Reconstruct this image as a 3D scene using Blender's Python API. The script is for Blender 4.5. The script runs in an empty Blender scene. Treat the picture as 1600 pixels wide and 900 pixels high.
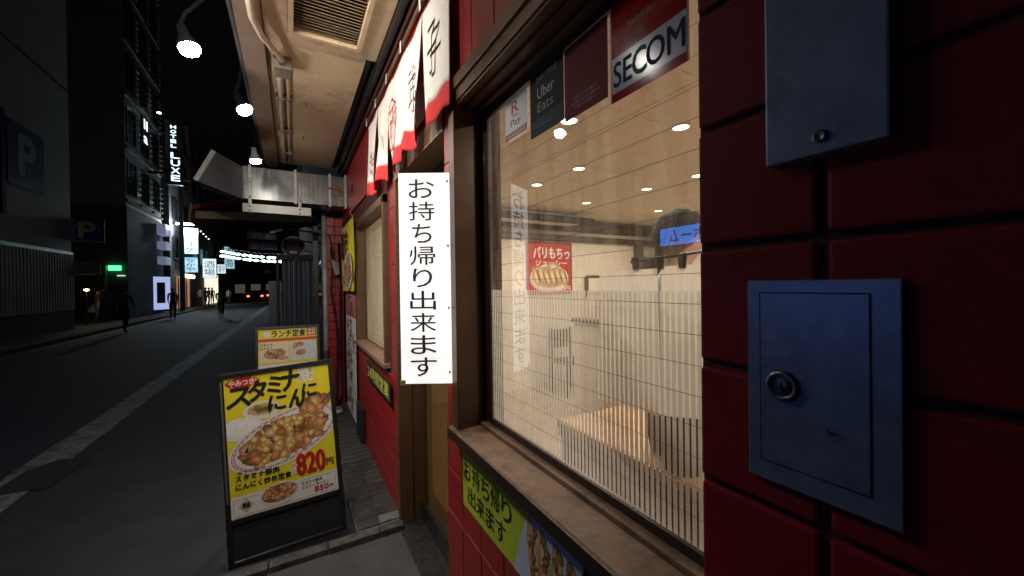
import bpy, bmesh, math, random
from mathutils import Vector, Matrix
random.seed(7)
S = bpy.context.scene
COL = S.collection
R_ = math.radians

# ------------------------------------------------------------------ camera
EYE = Vector((0, 0, 1.64))
YAW, PITCH, ROLL, FPX = R_(29.75), R_(-.4), R_(.8), 600.0
F0 = Vector((math.sin(YAW), math.cos(YAW), 0)); R0 = Vector((math.cos(YAW), -math.sin(YAW), 0)); U0 = Vector((0, 0, 1))
FW = F0*math.cos(PITCH) + U0*math.sin(PITCH)
U1 = U0*math.cos(PITCH) - F0*math.sin(PITCH)
RT = R0*math.cos(ROLL) - U1*math.sin(ROLL)
UP = U1*math.cos(ROLL) + R0*math.sin(ROLL)
cam = bpy.data.cameras.new('camera'); cam.sensor_width = 36; cam.lens = FPX/1600*36
cam.clip_start = .02; cam.clip_end = 600
camo = bpy.data.objects.new('camera', cam); COL.objects.link(camo)
camo.matrix_world = Matrix(((RT.x, UP.x, -FW.x, EYE.x), (RT.y, UP.y, -FW.y, EYE.y), (RT.z, UP.z, -FW.z, EYE.z), (0, 0, 0, 1)))
S.camera = camo

# ------------------------------------------------------------------ night sky, exposure
w = bpy.data.worlds.new('World'); S.world = w; w.use_nodes = True
nt = w.node_tree
bg = nt.nodes['Background']
sky = nt.nodes.new('ShaderNodeTexSky'); sky.sky_type = 'NISHITA'; sky.sun_disc = False
sky.sun_elevation = R_(-4); sky.sun_rotation = R_(200)
nt.links.new(sky.outputs[0], bg.inputs[0]); bg.inputs[1].default_value = .09
S.view_settings.view_transform = 'Standard'; S.view_settings.look = 'None'
S.view_settings.exposure = 0; S.view_settings.gamma = 1; S.view_settings.use_curve_mapping = False
S.cycles.use_denoising = True
S.cycles.max_bounces = 8; S.cycles.transparent_max_bounces = 24
S.cycles.sample_clamp_indirect = 6
S.cycles.caustics_reflective = False; S.cycles.caustics_refractive = False

# ------------------------------------------------------------------ measuring helpers (photo pixel + known surface -> place)
def ray(u, v): return RT*((u-800)/FPX) - UP*((v-450)/FPX) + FW
def onX(u, v, X): d = ray(u, v); return EYE + d*((X-EYE.x)/d.x)
def onY(u, v, Y): d = ray(u, v); return EYE + d*((Y-EYE.y)/d.y)
def onZ(u, v, Z): d = ray(u, v); return EYE + d*((Z-EYE.z)/d.z)
def at(u, v, f): return EYE + ray(u, v)*f

ORD = ['first', 'second', 'third', 'fourth', 'fifth', 'sixth', 'seventh', 'eighth', 'ninth', 'tenth', 'eleventh', 'twelfth', 'last']
# ------------------------------------------------------------------ materials
MATS = {}
def mat(name, col, rough=.6, metal=0, var=0, scale=8, bump=0, bscale=60, emit=None, es=0, spec=.5, dirt=None, dscale=3, dlo=.5, dhi=.75, coat=0, stretch=None):
    if name in MATS: return MATS[name]
    m = bpy.data.materials.new(name); m.use_nodes = True
    n = m.node_tree; L = n.links; b = n.nodes['Principled BSDF']
    c = (*col, 1)
    b.inputs['Base Color'].default_value = c; b.inputs['Roughness'].default_value = rough
    b.inputs['Metallic'].default_value = metal; b.inputs['Specular IOR Level'].default_value = spec
    b.inputs['Coat Weight'].default_value = coat
    tc = None
    def geo():
        nonlocal tc
        if tc is None: tc = n.nodes.new('ShaderNodeNewGeometry')
        return tc.outputs['Position']
    out = None
    if var:
        t = n.nodes.new('ShaderNodeTexNoise'); t.inputs['Scale'].default_value = scale; t.inputs['Detail'].default_value = 6; t.inputs['Roughness'].default_value = .65
        if stretch:
            mp = n.nodes.new('ShaderNodeMapping'); mp.inputs['Scale'].default_value = stretch; L.new(geo(), mp.inputs[0]); L.new(mp.outputs[0], t.inputs['Vector'])
        else: L.new(geo(), t.inputs['Vector'])
        r = n.nodes.new('ShaderNodeMapRange'); r.inputs[1].default_value = .3; r.inputs[2].default_value = .7
        r.inputs[3].default_value = 1-var; r.inputs[4].default_value = 1+var
        L.new(t.outputs[0], r.inputs[0])
        mx = n.nodes.new('ShaderNodeMix'); mx.data_type = 'RGBA'; mx.blend_type = 'MULTIPLY'; mx.inputs[0].default_value = 1
        mx.inputs[6].default_value = c; L.new(r.outputs[0], mx.inputs[7]); out = mx.outputs[2]
        rr = n.nodes.new('ShaderNodeMapRange'); rr.inputs[3].default_value = max(0, rough-.12); rr.inputs[4].default_value = min(1, rough+.12)
        L.new(t.outputs[0], rr.inputs[0]); L.new(rr.outputs[0], b.inputs['Roughness'])
    if dirt:
        t = n.nodes.new('ShaderNodeTexNoise'); t.inputs['Scale'].default_value = dscale; t.inputs['Detail'].default_value = 9; t.inputs['Roughness'].default_value = .7
        L.new(geo(), t.inputs['Vector'])
        r = n.nodes.new('ShaderNodeMapRange'); r.inputs[1].default_value = dlo; r.inputs[2].default_value = dhi
        L.new(t.outputs[0], r.inputs[0])
        mx = n.nodes.new('ShaderNodeMix'); mx.data_type = 'RGBA'
        L.new(r.outputs[0], mx.inputs[0])
        if out: L.new(out, mx.inputs[6])
        else: mx.inputs[6].default_value = c
        mx.inputs[7].default_value = (*dirt, 1); out = mx.outputs[2]
    if out: L.new(out, b.inputs['Base Color'])
    if bump:
        t = n.nodes.new('ShaderNodeTexNoise'); t.inputs['Scale'].default_value = bscale; t.inputs['Detail'].default_value = 5
        L.new(geo(), t.inputs['Vector'])
        bp = n.nodes.new('ShaderNodeBump'); bp.inputs['Strength'].default_value = bump; bp.inputs['Distance'].default_value = .01
        L.new(t.outputs[0], bp.inputs['Height']); L.new(bp.outputs[0], b.inputs['Normal'])
    if emit:
        b.inputs['Emission Color'].default_value = (*emit, 1); b.inputs['Emission Strength'].default_value = es
    MATS[name] = m
    return m

def glass_mat(name, tint=(1, 1, 1), f0=.08, dust=.05, dustcol=(.8, .75, .65), haze=0):
    """clear sheet: see-through, mirror-like by angle, with a dusty film"""
    m = bpy.data.materials.new(name); m.use_nodes = True; n = m.node_tree; L = n.links
    for x in list(n.nodes): n.nodes.remove(x)
    o = n.nodes.new('ShaderNodeOutputMaterial'); tr = n.nodes.new('ShaderNodeBsdfTransparent'); tr.inputs[0].default_value = (*tint, 1)
    gl = n.nodes.new('ShaderNodeBsdfGlossy'); gl.inputs['Roughness'].default_value = .0
    g = n.nodes.new('ShaderNodeNewGeometry')
    d = n.nodes.new('ShaderNodeVectorMath'); d.operation = 'DOT_PRODUCT'; L.new(g.outputs['Normal'], d.inputs[0]); L.new(g.outputs['Incoming'], d.inputs[1])
    a = n.nodes.new('ShaderNodeMath'); a.operation = 'ABSOLUTE'; L.new(d.outputs['Value'], a.inputs[0])
    s = n.nodes.new('ShaderNodeMath'); s.operation = 'SUBTRACT'; s.inputs[0].default_value = 1; L.new(a.outputs[0], s.inputs[1])
    p = n.nodes.new('ShaderNodeMath'); p.operation = 'POWER'; p.inputs[1].default_value = 5; L.new(s.outputs[0], p.inputs[0])
    q = n.nodes.new('ShaderNodeMath'); q.operation = 'MULTIPLY_ADD'; q.inputs[1].default_value = 1-f0; q.inputs[2].default_value = f0; L.new(p.outputs[0], q.inputs[0])
    m1 = n.nodes.new('ShaderNodeMixShader'); L.new(q.outputs[0], m1.inputs[0]); L.new(tr.outputs[0], m1.inputs[1]); L.new(gl.outputs[0], m1.inputs[2])
    df = n.nodes.new('ShaderNodeBsdfDiffuse'); df.inputs[0].default_value = (*dustcol, 1)
    tl = n.nodes.new('ShaderNodeBsdfTranslucent'); tl.inputs[0].default_value = (*dustcol, 1)
    ad = n.nodes.new('ShaderNodeMixShader'); ad.inputs[0].default_value = .5; L.new(df.outputs[0], ad.inputs[1]); L.new(tl.outputs[0], ad.inputs[2])
    mp = n.nodes.new('ShaderNodeMapping'); mp.inputs['Scale'].default_value = (1, 1, .14); L.new(g.outputs['Position'], mp.inputs[0])
    t = n.nodes.new('ShaderNodeTexNoise'); t.inputs['Scale'].default_value = 16; t.inputs['Detail'].default_value = 10; t.inputs['Roughness'].default_value = .75
    L.new(mp.outputs[0], t.inputs['Vector'])
    r = n.nodes.new('ShaderNodeMapRange'); r.inputs[1].default_value = .42; r.inputs[2].default_value = .8; r.inputs[3].default_value = haze; r.inputs[4].default_value = haze+dust*3.5
    L.new(t.outputs[0], r.inputs[0])
    m2 = n.nodes.new('ShaderNodeMixShader'); L.new(r.outputs[0], m2.inputs[0]); L.new(m1.outputs[0], m2.inputs[1]); L.new(ad.outputs[0], m2.inputs[2])
    L.new(m2.outputs[0], o.inputs[0])
    return m

def film_mat(name, col, opac):
    m = bpy.data.materials.new(name); m.use_nodes = True; n = m.node_tree; L = n.links
    for x in list(n.nodes): n.nodes.remove(x)
    o = n.nodes.new('ShaderNodeOutputMaterial'); tr = n.nodes.new('ShaderNodeBsdfTransparent')
    df = n.nodes.new('ShaderNodeBsdfDiffuse'); df.inputs[0].default_value = (*col, 1)
    tl = n.nodes.new('ShaderNodeBsdfTranslucent'); tl.inputs[0].default_value = (*col, 1)
    ad = n.nodes.new('ShaderNodeMixShader'); ad.inputs[0].default_value = .6; L.new(df.outputs[0], ad.inputs[1]); L.new(tl.outputs[0], ad.inputs[2])
    mx = n.nodes.new('ShaderNodeMixShader'); mx.inputs[0].default_value = opac
    L.new(tr.outputs[0], mx.inputs[1]); L.new(ad.outputs[0], mx.inputs[2]); L.new(mx.outputs[0], o.inputs[0])
    return m

def vcol_mat(name, rough=.4):
    """flat print whose inks come from the mesh's own colour layer"""
    m = bpy.data.materials.new(name); m.use_nodes = True; n = m.node_tree; L = n.links; b = n.nodes['Principled BSDF']
    a = n.nodes.new('ShaderNodeVertexColor'); a.layer_name = 'ink'
    t = n.nodes.new('ShaderNodeTexNoise'); t.inputs['Scale'].default_value = 120; t.inputs['Detail'].default_value = 4
    g = n.nodes.new('ShaderNodeNewGeometry'); L.new(g.outputs['Position'], t.inputs['Vector'])
    r = n.nodes.new('ShaderNodeMapRange'); r.inputs[1].default_value = .3; r.inputs[2].default_value = .7; r.inputs[3].default_value = .85; r.inputs[4].default_value = 1.12; L.new(t.outputs[0], r.inputs[0])
    mx = n.nodes.new('ShaderNodeMix'); mx.data_type = 'RGBA'; mx.blend_type = 'MULTIPLY'; mx.inputs[0].default_value = 1
    L.new(a.outputs[0], mx.inputs[6]); L.new(r.outputs[0], mx.inputs[7]); L.new(mx.outputs[2], b.inputs['Base Color'])
    b.inputs['Roughness'].default_value = rough
    return m
PRINT = vcol_mat('photo_print')

RED = (.24, .011, .015)
m_red = mat('red_painted_block', RED, .65, spec=.22, var=.22, scale=14, bump=.06, bscale=90, dirt=(.07, .010, .010), dscale=14, dlo=.5, dhi=.75)
m_redw = mat('red_wall_paint', (.29, .014, .015), .4, var=.12, scale=9, bump=.12, bscale=50)
m_joint = mat('dark_joint', (.075, .009, .010), .8, var=.3, scale=30)
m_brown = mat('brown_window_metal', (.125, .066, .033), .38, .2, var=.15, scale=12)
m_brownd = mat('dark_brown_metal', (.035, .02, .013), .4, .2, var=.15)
m_sill = mat('dusty_brown_sill', (.22, .135, .088), .6, var=.3, scale=22, bump=.15, dirt=(.07, .05, .04), dscale=16, dlo=.5, dhi=.72)
m_soffit = mat('beige_soffit_paint', (.60, .45, .29), .7, var=.10, scale=3, dirt=(.26, .18, .11), dscale=7, dlo=.52, dhi=.80, bump=.08)
m_lip = mat('brown_stained_soffit', (.17, .105, .065), .7, var=.25, scale=5)
m_black = mat('black_painted_metal', (.012, .012, .013), .35, var=.2)
m_blackm = mat('matt_black', (.010, .010, .011), .7)
m_steel = mat('galvanised_steel', (.15, .15, .15), .32, .9, var=.4, scale=20, stretch=(2.2, 2.2, .12), dirt=(.09, .085, .075), dscale=9, dlo=.5, dhi=.7)
m_steelw = mat('pale_sheet_metal', (.36, .36, .35), .5, .5, var=.12, scale=14)
m_plate = mat('blue_grey_painted_steel', (.22, .27, .36), .42, .1, var=.14, scale=18, bump=.06, dirt=(.11, .15, .22), dscale=12, dlo=.5, dhi=.75)
m_conduit = mat('beige_conduit', (.46, .38, .27), .55, var=.12)
m_ink = mat('black_ink', (.012, .012, .012), .45)
m_grey = mat('grey_ink', (.09, .09, .085), .5)
m_white = mat('white_print', (.82, .81, .78), .4, var=.03)
m_cloth = mat('white_cotton', (.80, .77, .71), .9, var=.06, scale=6, bump=.2, bscale=300)
m_clothr = mat('red_cotton', (.62, .03, .03), .85, var=.12, scale=10, bump=.2, bscale=300)
m_redink = mat('red_ink', (.50, .02, .02), .4)
m_yellow = mat('yellow_print', (.80, .68, .03), .35, var=.04, scale=5)
m_lime = mat('lime_print', (.44, .54, .03), .35, var=.04)
m_cream = mat('cream_wall', (.72, .65, .53), .8, var=.05)
m_wood = mat('light_wood', (.52, .30, .15), .4, var=.2, scale=6)
m_dwood = mat('dark_wood', (.07, .04, .025), .5, var=.3)
m_conc = mat('concrete', (.15, .148, .142), .85, var=.25, scale=9, bump=.4, bscale=120, dirt=(.06, .058, .055), dscale=9, dlo=.45, dhi=.62)
m_skin = mat('skin', (.50, .30, .21), .55)
m_hair = mat('black_hair', (.016, .015, .015), .75, spec=.2, var=.3, scale=90, bump=.8, bscale=220)

# ------------------------------------------------------------------ object helpers
def wmat(o):
    return o.matrix_basis if o.parent is None else wmat(o.parent) @ o.matrix_basis
def frame(o, xd, yd):
    x = Vector(xd).normalized(); y = Vector(yd); y = (y - x*y.dot(x)).normalized(); z = x.cross(y); o = Vector(o)
    return Matrix(((x.x, y.x, z.x, o.x), (x.y, y.y, z.y, o.y), (x.z, y.z, z.z, o.z), (0, 0, 0, 1)))
def tag(o, label=None, cat=None, group=None, kind=None):
    if label: o['label'] = label
    if cat: o['category'] = cat
    if group: o['group'] = group
    if kind: o['kind'] = kind
    return o
def thing(name, label, cat, loc=(0, 0, 0), M=None, group=None):
    o = bpy.data.objects.new(name, None); COL.objects.link(o); o.empty_display_size = .1
    o.matrix_basis = M if M is not None else Matrix.Translation(Vector(loc))
    return tag(o, label, cat, group)
def link(name, me, parent=None, M=None):
    o = bpy.data.objects.new(name, me); COL.objects.link(o)
    if parent: o.parent = parent
    if M is not None: o.matrix_basis = M
    return o

CLIP = None          # printed shapes stop at the edge of their sheet
def clip2(x, y): return (x, y) if CLIP is None else (min(max(x, CLIP[0]), CLIP[1]), min(max(y, CLIP[2]), CLIP[3]))
class MB:
    def __init__(s): s.v = []; s.f = []; s.mi = []; s.c = []; s.k = 0; s.col = (1, 1, 1)
    def add(s, vs, fs):
        n = len(s.v); s.v += [Vector(p) for p in vs]; s.c += [s.col]*len(vs)
        for f in fs: s.f.append([i+n for i in f]); s.mi.append(s.k)
        return s
    def quad(s, a, b, c, d): return s.add([a, b, c, d], [(0, 1, 2, 3)])
    def poly(s, pts): return s.add(pts, [tuple(range(len(pts)))])
    def box(s, x0, x1, y0, y1, z0, z1):
        return s.add([(x0, y0, z0), (x1, y0, z0), (x1, y1, z0), (x0, y1, z0), (x0, y0, z1), (x1, y0, z1), (x1, y1, z1), (x0, y1, z1)],
                     [(3, 2, 1, 0), (4, 5, 6, 7), (0, 1, 5, 4), (1, 2, 6, 5), (2, 3, 7, 6), (3, 0, 4, 7)])
    def prism(s, pts, d):
        """closed outline pts extruded by the vector d"""
        n = len(pts); d = Vector(d); a = [Vector(p) for p in pts]
        return s.add(a + [p+d for p in a], [tuple(range(n))[::-1], tuple(range(n, 2*n))] + [(i, (i+1) % n, (i+1) % n+n, i+n) for i in range(n)])
    def tube(s, pts, r, n=8, cap=True):
        pts = [Vector(p) for p in pts]; rs = r if isinstance(r, (list, tuple)) else [r]*len(pts)
        base = len(s.v); ref = None; vs = []
        for i, p in enumerate(pts):
            t = (pts[min(i+1, len(pts)-1)] - pts[max(i-1, 0)]).normalized()
            if ref is None or abs(ref.dot(t)) > .95:
                ref = Vector((0, 0, 1)) if abs(t.z) < .9 else Vector((1, 0, 0))
            a = t.cross(ref).normalized(); b = t.cross(a); ref = a.cross(t) if False else ref
            vs += [p + a*math.cos(k*2*math.pi/n)*rs[i] + b*math.sin(k*2*math.pi/n)*rs[i] for k in range(n)]
        fs = [(i*n+k, i*n+(k+1) % n, (i+1)*n+(k+1) % n, (i+1)*n+k) for i in range(len(pts)-1) for k in range(n)]
        if cap: fs += [tuple(range(n))[::-1], tuple(range((len(pts)-1)*n, len(pts)*n))]
        return s.add(vs, fs)
    def lathe(s, prof, M=None, n=20):
        """prof: (r, z) pairs turned about local z"""
        M = M or Matrix(); vs = [M @ Vector((r*math.cos(k*2*math.pi/n), r*math.sin(k*2*math.pi/n), z)) for r, z in prof for k in range(n)]
        return s.add(vs, [(i*n+k, i*n+(k+1) % n, (i+1)*n+(k+1) % n, (i+1)*n+k) for i in range(len(prof)-1) for k in range(n)])
    def disc(s, c, rx, ry, z=0, n=28, rot=0, jit=0):
        cr, sr = math.cos(rot), math.sin(rot); pts = []
        for k in range(n):
            j = 1+random.uniform(-jit, jit); x = rx*j*math.cos(k*2*math.pi/n); y = ry*j*math.sin(k*2*math.pi/n)
            pts.append((*clip2(c[0]+x*cr-y*sr, c[1]+x*sr+y*cr), z))
        return s.poly(pts)
    def blob(s, c, rx, ry, z, col, rot=0, jit=.18, n=10):
        """one printed morsel: dark edge, lighter middle"""
        cr, sr = math.cos(rot), math.sin(rot); vs = [(c[0], c[1], z)]; cs = [tuple(min(1, q*1.5+.03) for q in col)]
        for k in range(n):
            j = 1+random.uniform(-jit, jit); x = rx*j*math.cos(k*2*math.pi/n); y = ry*j*math.sin(k*2*math.pi/n)
            vs.append((*clip2(c[0]+x*cr-y*sr, c[1]+x*sr+y*cr), z)); cs.append(tuple(q*random.uniform(.35, .7) for q in col))
        b = len(s.v); s.add(vs, [(0, 1+k, 1+(k+1) % n) for k in range(n)]); s.c[b:] = cs
        return s
    def mesh(s, name, mats, inv=None, smooth=False):
        me = bpy.data.meshes.new(name)
        me.from_pydata([(inv @ p if inv else p)[:] for p in s.v], [], s.f)
        for m in (mats if isinstance(mats, (list, tuple)) else [mats]): me.materials.append(m)
        for i, p in enumerate(me.polygons): p.material_index = s.mi[i]; p.use_smooth = smooth
        if any(c != (1, 1, 1) for c in s.c):
            a = me.color_attributes.new('ink', 'FLOAT_COLOR', 'POINT')
            for i, c in enumerate(s.c): a.data[i].color = (*c, 1)
        me.update(); return me
    def build(s, name, mats, parent=None, local=False, smooth=False, bevel=0, fix=True):
        inv = None
        if parent is not None and not local: inv = wmat(parent).inverted()
        me = s.mesh(name, mats, inv, smooth)
        if bevel or fix:
            bm = bmesh.new(); bm.from_mesh(me)
            if fix: bmesh.ops.recalc_face_normals(bm, faces=bm.faces)
            if bevel: bmesh.ops.bevel(bm, geom=[e for e in bm.edges if len(e.link_faces) == 2 and e.calc_face_angle(0) > .6], offset=bevel, segments=2, affect='EDGES', profile=.6)
            bm.to_mesh(me); bm.free()
        return link(name, me, parent)
def struct(name, mb, m, label=None, parent=None):
    o = mb.build(name, m, parent); o['kind'] = 'structure'
    if label: o['label'] = label
    return o
def sheet(name, m, parent, x0, x1, y0, y1, z, jitter=None):
    """flat printed sheet in the parent's own plane"""
    return MB().quad((x0, y0, z), (x1, y0, z), (x1, y1, z), (x0, y1, z)).build(name, m, parent, local=True, fix=False)

TEXTS = []
def text(s, m, parent, x0, x1, y0, y1, z, name='lettering', bold=.0, rot=0, shear=0):
    """flat lettering filling the box x0..x1, y0..y1 of the parent's plane"""
    cu = bpy.data.curves.new('t', 'FONT'); cu.body = s; cu.size = 1; cu.shear = shear; cu.resolution_u = 3; cu.fill_mode = 'FRONT' if hasattr(cu, 'fill_mode') else 'FRONT'
    tmp = bpy.data.objects.new('t', cu); COL.objects.link(tmp)
    o = link(name, bpy.data.meshes.new(name), parent); o.data.materials.append(m)
    TEXTS.append((tmp, o, x0, x1, y0, y1, z, rot, bold)); return o
def vtext(s, m, parent, xc, w, y0, y1, z, bold=0, gap=.12):
    n = len(s); h = (y1-y0)/n
    for i, ch in enumerate(s):
        t = y1-h*i; k = .62 if ch in 'ーりち' else 1
        text(ch, m, parent, xc-w/2*(.75 if ch in 'りち' else 1), xc+w/2*(.75 if ch in 'りち' else 1), t-h*(1-gap), t-h*gap*.3, z, bold=bold)
def flush_texts():
    bpy.context.view_layer.update(); dg = bpy.context.evaluated_depsgraph_get()
    for tmp, o, x0, x1, y0, y1, z, rot, bold in TEXTS:
        me = bpy.data.meshes.new_from_object(tmp.evaluated_get(dg))
        vs = [v.co.copy() for v in me.vertices]
        if vs:
            a0, a1 = min(p.x for p in vs), max(p.x for p in vs); b0, b1 = min(p.y for p in vs), max(p.y for p in vs)
            cx, cy = (x0+x1)/2, (y0+y1)/2; c, q = math.cos(rot), math.sin(rot)
            for v in me.vertices:
                x = ((v.co.x-a0)/max(a1-a0, 1e-6)-.5)*(x1-x0); y = ((v.co.y-b0)/max(b1-b0, 1e-6)-.5)*(y1-y0)
                v.co = (cx+x*c-y*q, cy+x*q+y*c, z)
        if bold > 0 and vs:      # heavier strokes: the same outline stamped a hair apart
            base = [v.co.copy() for v in me.vertices]; fc = [tuple(p.vertices) for p in me.polygons]; e = bold*max(y1-y0, .0)/max(1, (str(tmp.data.body).count('\n')+1)); nv, nf = [], []
            for k, (dx, dy) in enumerate(((0, 0), (e, 0), (-e, 0), (0, e), (0, -e))):
                nf += [tuple(i+len(nv) for i in f) for f in fc]; nv += [p+Vector((dx, dy, k*1.5e-5)) for p in base]
            me = bpy.data.meshes.new('lettering'); me.from_pydata([p[:] for p in nv], [], nf)
        m = o.data.materials[0]; me.materials.clear(); me.materials.append(m); me.name = 'lettering'
        o.data = me
        bpy.data.objects.remove(tmp)
    TEXTS.clear()
def plane_pt(M, u, v):
    """where the sight line through a photo pixel meets the plane of M, in its own coordinates"""
    i = M.inverted(); o = i @ EYE; d = i.to_3x3() @ ray(u, v); return o + d*(-o.z/d.z)
def ptext(s, m, parent, M, p0, p1, z, bold=0, rot=0, name='lettering', shear=0):
    a = plane_pt(M, *p0); b = plane_pt(M, *p1)
    return text(s, m, parent, min(a.x, b.x), max(a.x, b.x), min(a.y, b.y), max(a.y, b.y), z, bold=bold, rot=rot, name=name, shear=shear)
def copy_tree(o, parent=None):
    c = o.copy(); COL.objects.link(c); c.parent = parent
    for ch in o.children: copy_tree(ch, c)
    return c
def light(name, kind, loc, energy, col, size=.1, target=None, spot=None, blend=.5, parent=None, spread=180):
    l = bpy.data.lights.new(name, kind); l.energy = energy; l.color = col
    if kind == 'AREA': l.shape = 'DISK'; l.size = size; l.spread = R_(spread)
    else: l.shadow_soft_size = size
    if kind == 'SPOT': l.spot_size = R_(spot); l.spot_blend = blend
    o = bpy.data.objects.new(name, l); COL.objects.link(o)
    M = Matrix.Translation(Vector(loc))
    if target is not None: M = M @ (Vector(target)-Vector(loc)).to_track_quat('-Z', 'Y').to_matrix().to_4x4()
    if parent: o.parent = parent; M = wmat(parent).inverted() @ M
    o.matrix_basis = M
    return o
def bevel_box_mesh(name, m, sx, sy, sz, bev, seg=2):
    bm = bmesh.new(); bmesh.ops.create_cube(bm, size=1)
    for v in bm.verts: v.co = (v.co.x*sx, v.co.y*sy, v.co.z*sz)
    bmesh.ops.bevel(bm, geom=list(bm.edges), offset=bev, segments=seg, affect='EDGES', profile=.6)
    me = bpy.data.meshes.new(name); bm.to_mesh(me); bm.free(); me.materials.append(m); return me
FACE_X = dict(xd=(0, -1, 0), yd=(0, 0, 1))     # a sheet on the shop front, looking out to the street

# ================================================================== GROUND
m_road = mat('asphalt', (.022, .027, .038), .75, var=.5, scale=3.2, bump=.7, bscale=260, dirt=(.15, .15, .15), dscale=45, dlo=.66, dhi=.72)
m_walk = mat('sidewalk_paving', (.085, .083, .08), .85, var=.25, scale=3, bump=.4, bscale=150)
m_line = mat('worn_white_line', (.21, .215, .225), .7, var=.3, scale=9, bump=.4, bscale=150, dirt=(.055, .055, .058), dscale=7, dlo=.50, dhi=.62)
m_apron = mat('dark_grey_apron', (.055, .058, .064), .8, var=.3, scale=6, bump=.7, bscale=200, dirt=(.10, .10, .10), dscale=40, dlo=.58, dhi=.7)
m_tile = mat('black_floor_tile', (.035, .035, .037), .45, var=.35, scale=30, bump=.1, dirt=(.07, .065, .06), dscale=14)
m_grout = mat('floor_grout', (.10, .095, .09), .9, var=.2)
struct('ground', MB().quad((-300, -60, -.004), (300, -60, -.004), (300, 400, -.004), (-300, 400, -.004)), m_walk)
struct('road', MB().quad((-6.55, -30, .0), (.9, -30, .0), (.9, 300, .0), (-6.55, 300, .0)), m_road)
struct('cross_street', MB().quad((-200, 72, .004), (200, 72, .004), (200, 84, .004), (-200, 84, .004)), m_road)
struct('pavement', MB().box(-40, -6.7, -30, 70, -.004, .12), m_walk)
struct('kerb', MB().box(-6.69, -6.55, -30, 70, 0, .11), m_conc)
def road_line(name, x0, x1, segs, m):
    b = MB()
    for y0, y1 in segs:
        n = max(2, int((y1-y0)/.35)); prev = None
        for i in range(n+1):
            y = y0+(y1-y0)*i/n; p = ((x0+random.uniform(-.012, .012), y, .004), (x1+random.uniform(-.012, .012), y, .004))
            if prev: b.quad(prev[0], prev[1], p[1], p[0])
            prev = p
    return struct(name, b, m)
road_line('road_line', -2.22, -1.90, [(4.2, 70)], m_line)
road_line('line_remnant', -2.25, -2.02, [(2.6, 4.1)], mat('scraped_line', (.15, .15, .15), .8, dirt=(.045, .045, .048), dscale=9, dlo=.42, dhi=.58))
road_line('edge_line', -6.35, -6.2, [(-8, 70)], m_line)
struct('asphalt_patch', MB().poly([(-2.16, 4.75, .008), (-1.80, 4.7, .008), (-1.74, 5.36, .008), (-2.0, 5.42, .008), (-2.14, 5.25, .008)]), mat('fresh_asphalt', (.02, .02, .022), .8, bump=.6, bscale=200))
# zebra bars at the far crossing, each its own painted bar
zeb = bpy.data.objects.new('zebra_crossing', None); COL.objects.link(zeb); zeb['kind'] = 'structure'
zm = MB().quad((-.22, -1.5, 0), (.22, -1.5, 0), (.22, 1.5, 0), (-.22, 1.5, 0)).mesh('painted_bar', m_line)
for i in range(8): link('painted_bar', zm, zeb, Matrix.Translation((-6.1+i*.8, 69, .005)))
# apron before the door, kerb stones and the tiled step along the wall
struct('apron', MB().poly([(-.22, 1.2, .012), (.80, 1.2, .012), (.80, 2.60, .012), (-.16, 2.60, .012)]), m_apron)
st = bpy.data.objects.new('step', None); COL.objects.link(st); st['kind'] = 'structure'
MB().box(.34, .64, 2.66, 5.75, 0, .05).build('step_base', m_grout, st)
m_kerb = mat('grimy_kerb', (.085, .084, .082), .85, var=.35, scale=18, bump=.6, bscale=120, dirt=(.03, .03, .03), dscale=12, dlo=.42, dhi=.6)
kb = [bevel_box_mesh('kerb_stone', m_kerb, .30, .075, .06, .006) for _ in range(2)]
for i, x in enumerate((-.30, .01, .32, .50)):
    if i < 3: link('kerb_stone', kb[i % 2], st, Matrix.Translation((x, 2.625+.004*(i % 2), .018 if i < 2 else .022)) @ Matrix.Rotation(.004*i, 4, 'Z'))
link('kerb_stone', bevel_box_mesh('kerb_stone', m_kerb, .15, .075, .062, .006), st, Matrix.Translation((.548, 2.625, .023)))
tm = [bevel_box_mesh('floor_tile', m_tile, .138, .094, .018, .003, 1) for _ in range(3)]
for i in range(30):
    for j, x in enumerate((.415, .557)):
        if i == 0 and j == 1: continue
        link('floor_tile', tm[(i+j) % 3], st, Matrix.Translation((x, 2.72+i*.1, .052+random.uniform(-.001, .001))) @ Matrix.Rotation(random.uniform(-.01, .01), 4, 'X'))
link('patched_slab', bevel_box_mesh('patched_slab', m_conc, .136, .09, .02, .003, 1), st, Matrix.Translation((.557, 2.72, .052)))

# ================================================================== RESTAURANT
shop = thing('restaurant_building', 'red painted block shop front with brown framed window and door', 'building', (.62, 1.0, 0))
core = MB()
core.box(.628, .85, -3, .422, 0, 3.4)                    # pier
core.box(.632, .85, .422, 1.70, 0, 1.0)                  # under the window
core.box(.632, .85, 1.58, 1.705, 1.0, 3.4)               # between window and door
core.box(.632, .85, .422, 1.58, 2.49, 3.4)               # above window
core.box(.632, .85, 1.705, 2.665, 2.47, 3.4)             # above door
core.box(.632, .85, 2.665, 3.0, 0, 3.4)
core.box(.632, .85, 3.0, 4.5, 0, 1.06); core.box(.632, .85, 3.0, 4.5, 2.34, 3.4)
core.box(.632, .85, 4.5, 5.75, 0, 3.4)
core.build('wall', m_joint, shop)
bricks = [bevel_box_mesh('brick', m_red, .10, .172, .187, .0055) for _ in range(3)]
k = 0
for r in range(17):
    for c in range(8):
        y = .335-c*.185; z = .0+.2*r
        if y < -1: continue
        k += 1
        o = link('brick', bricks[k % 3], shop)
        o.matrix_basis = wmat(shop).inverted() @ Matrix.Translation((.67+random.uniform(-.0015, .0015), y+random.uniform(-.001, .001), z+random.uniform(-.001, .001))) @ Matrix.Rotation(random.uniform(-.006, .006), 4, 'Z')
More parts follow.
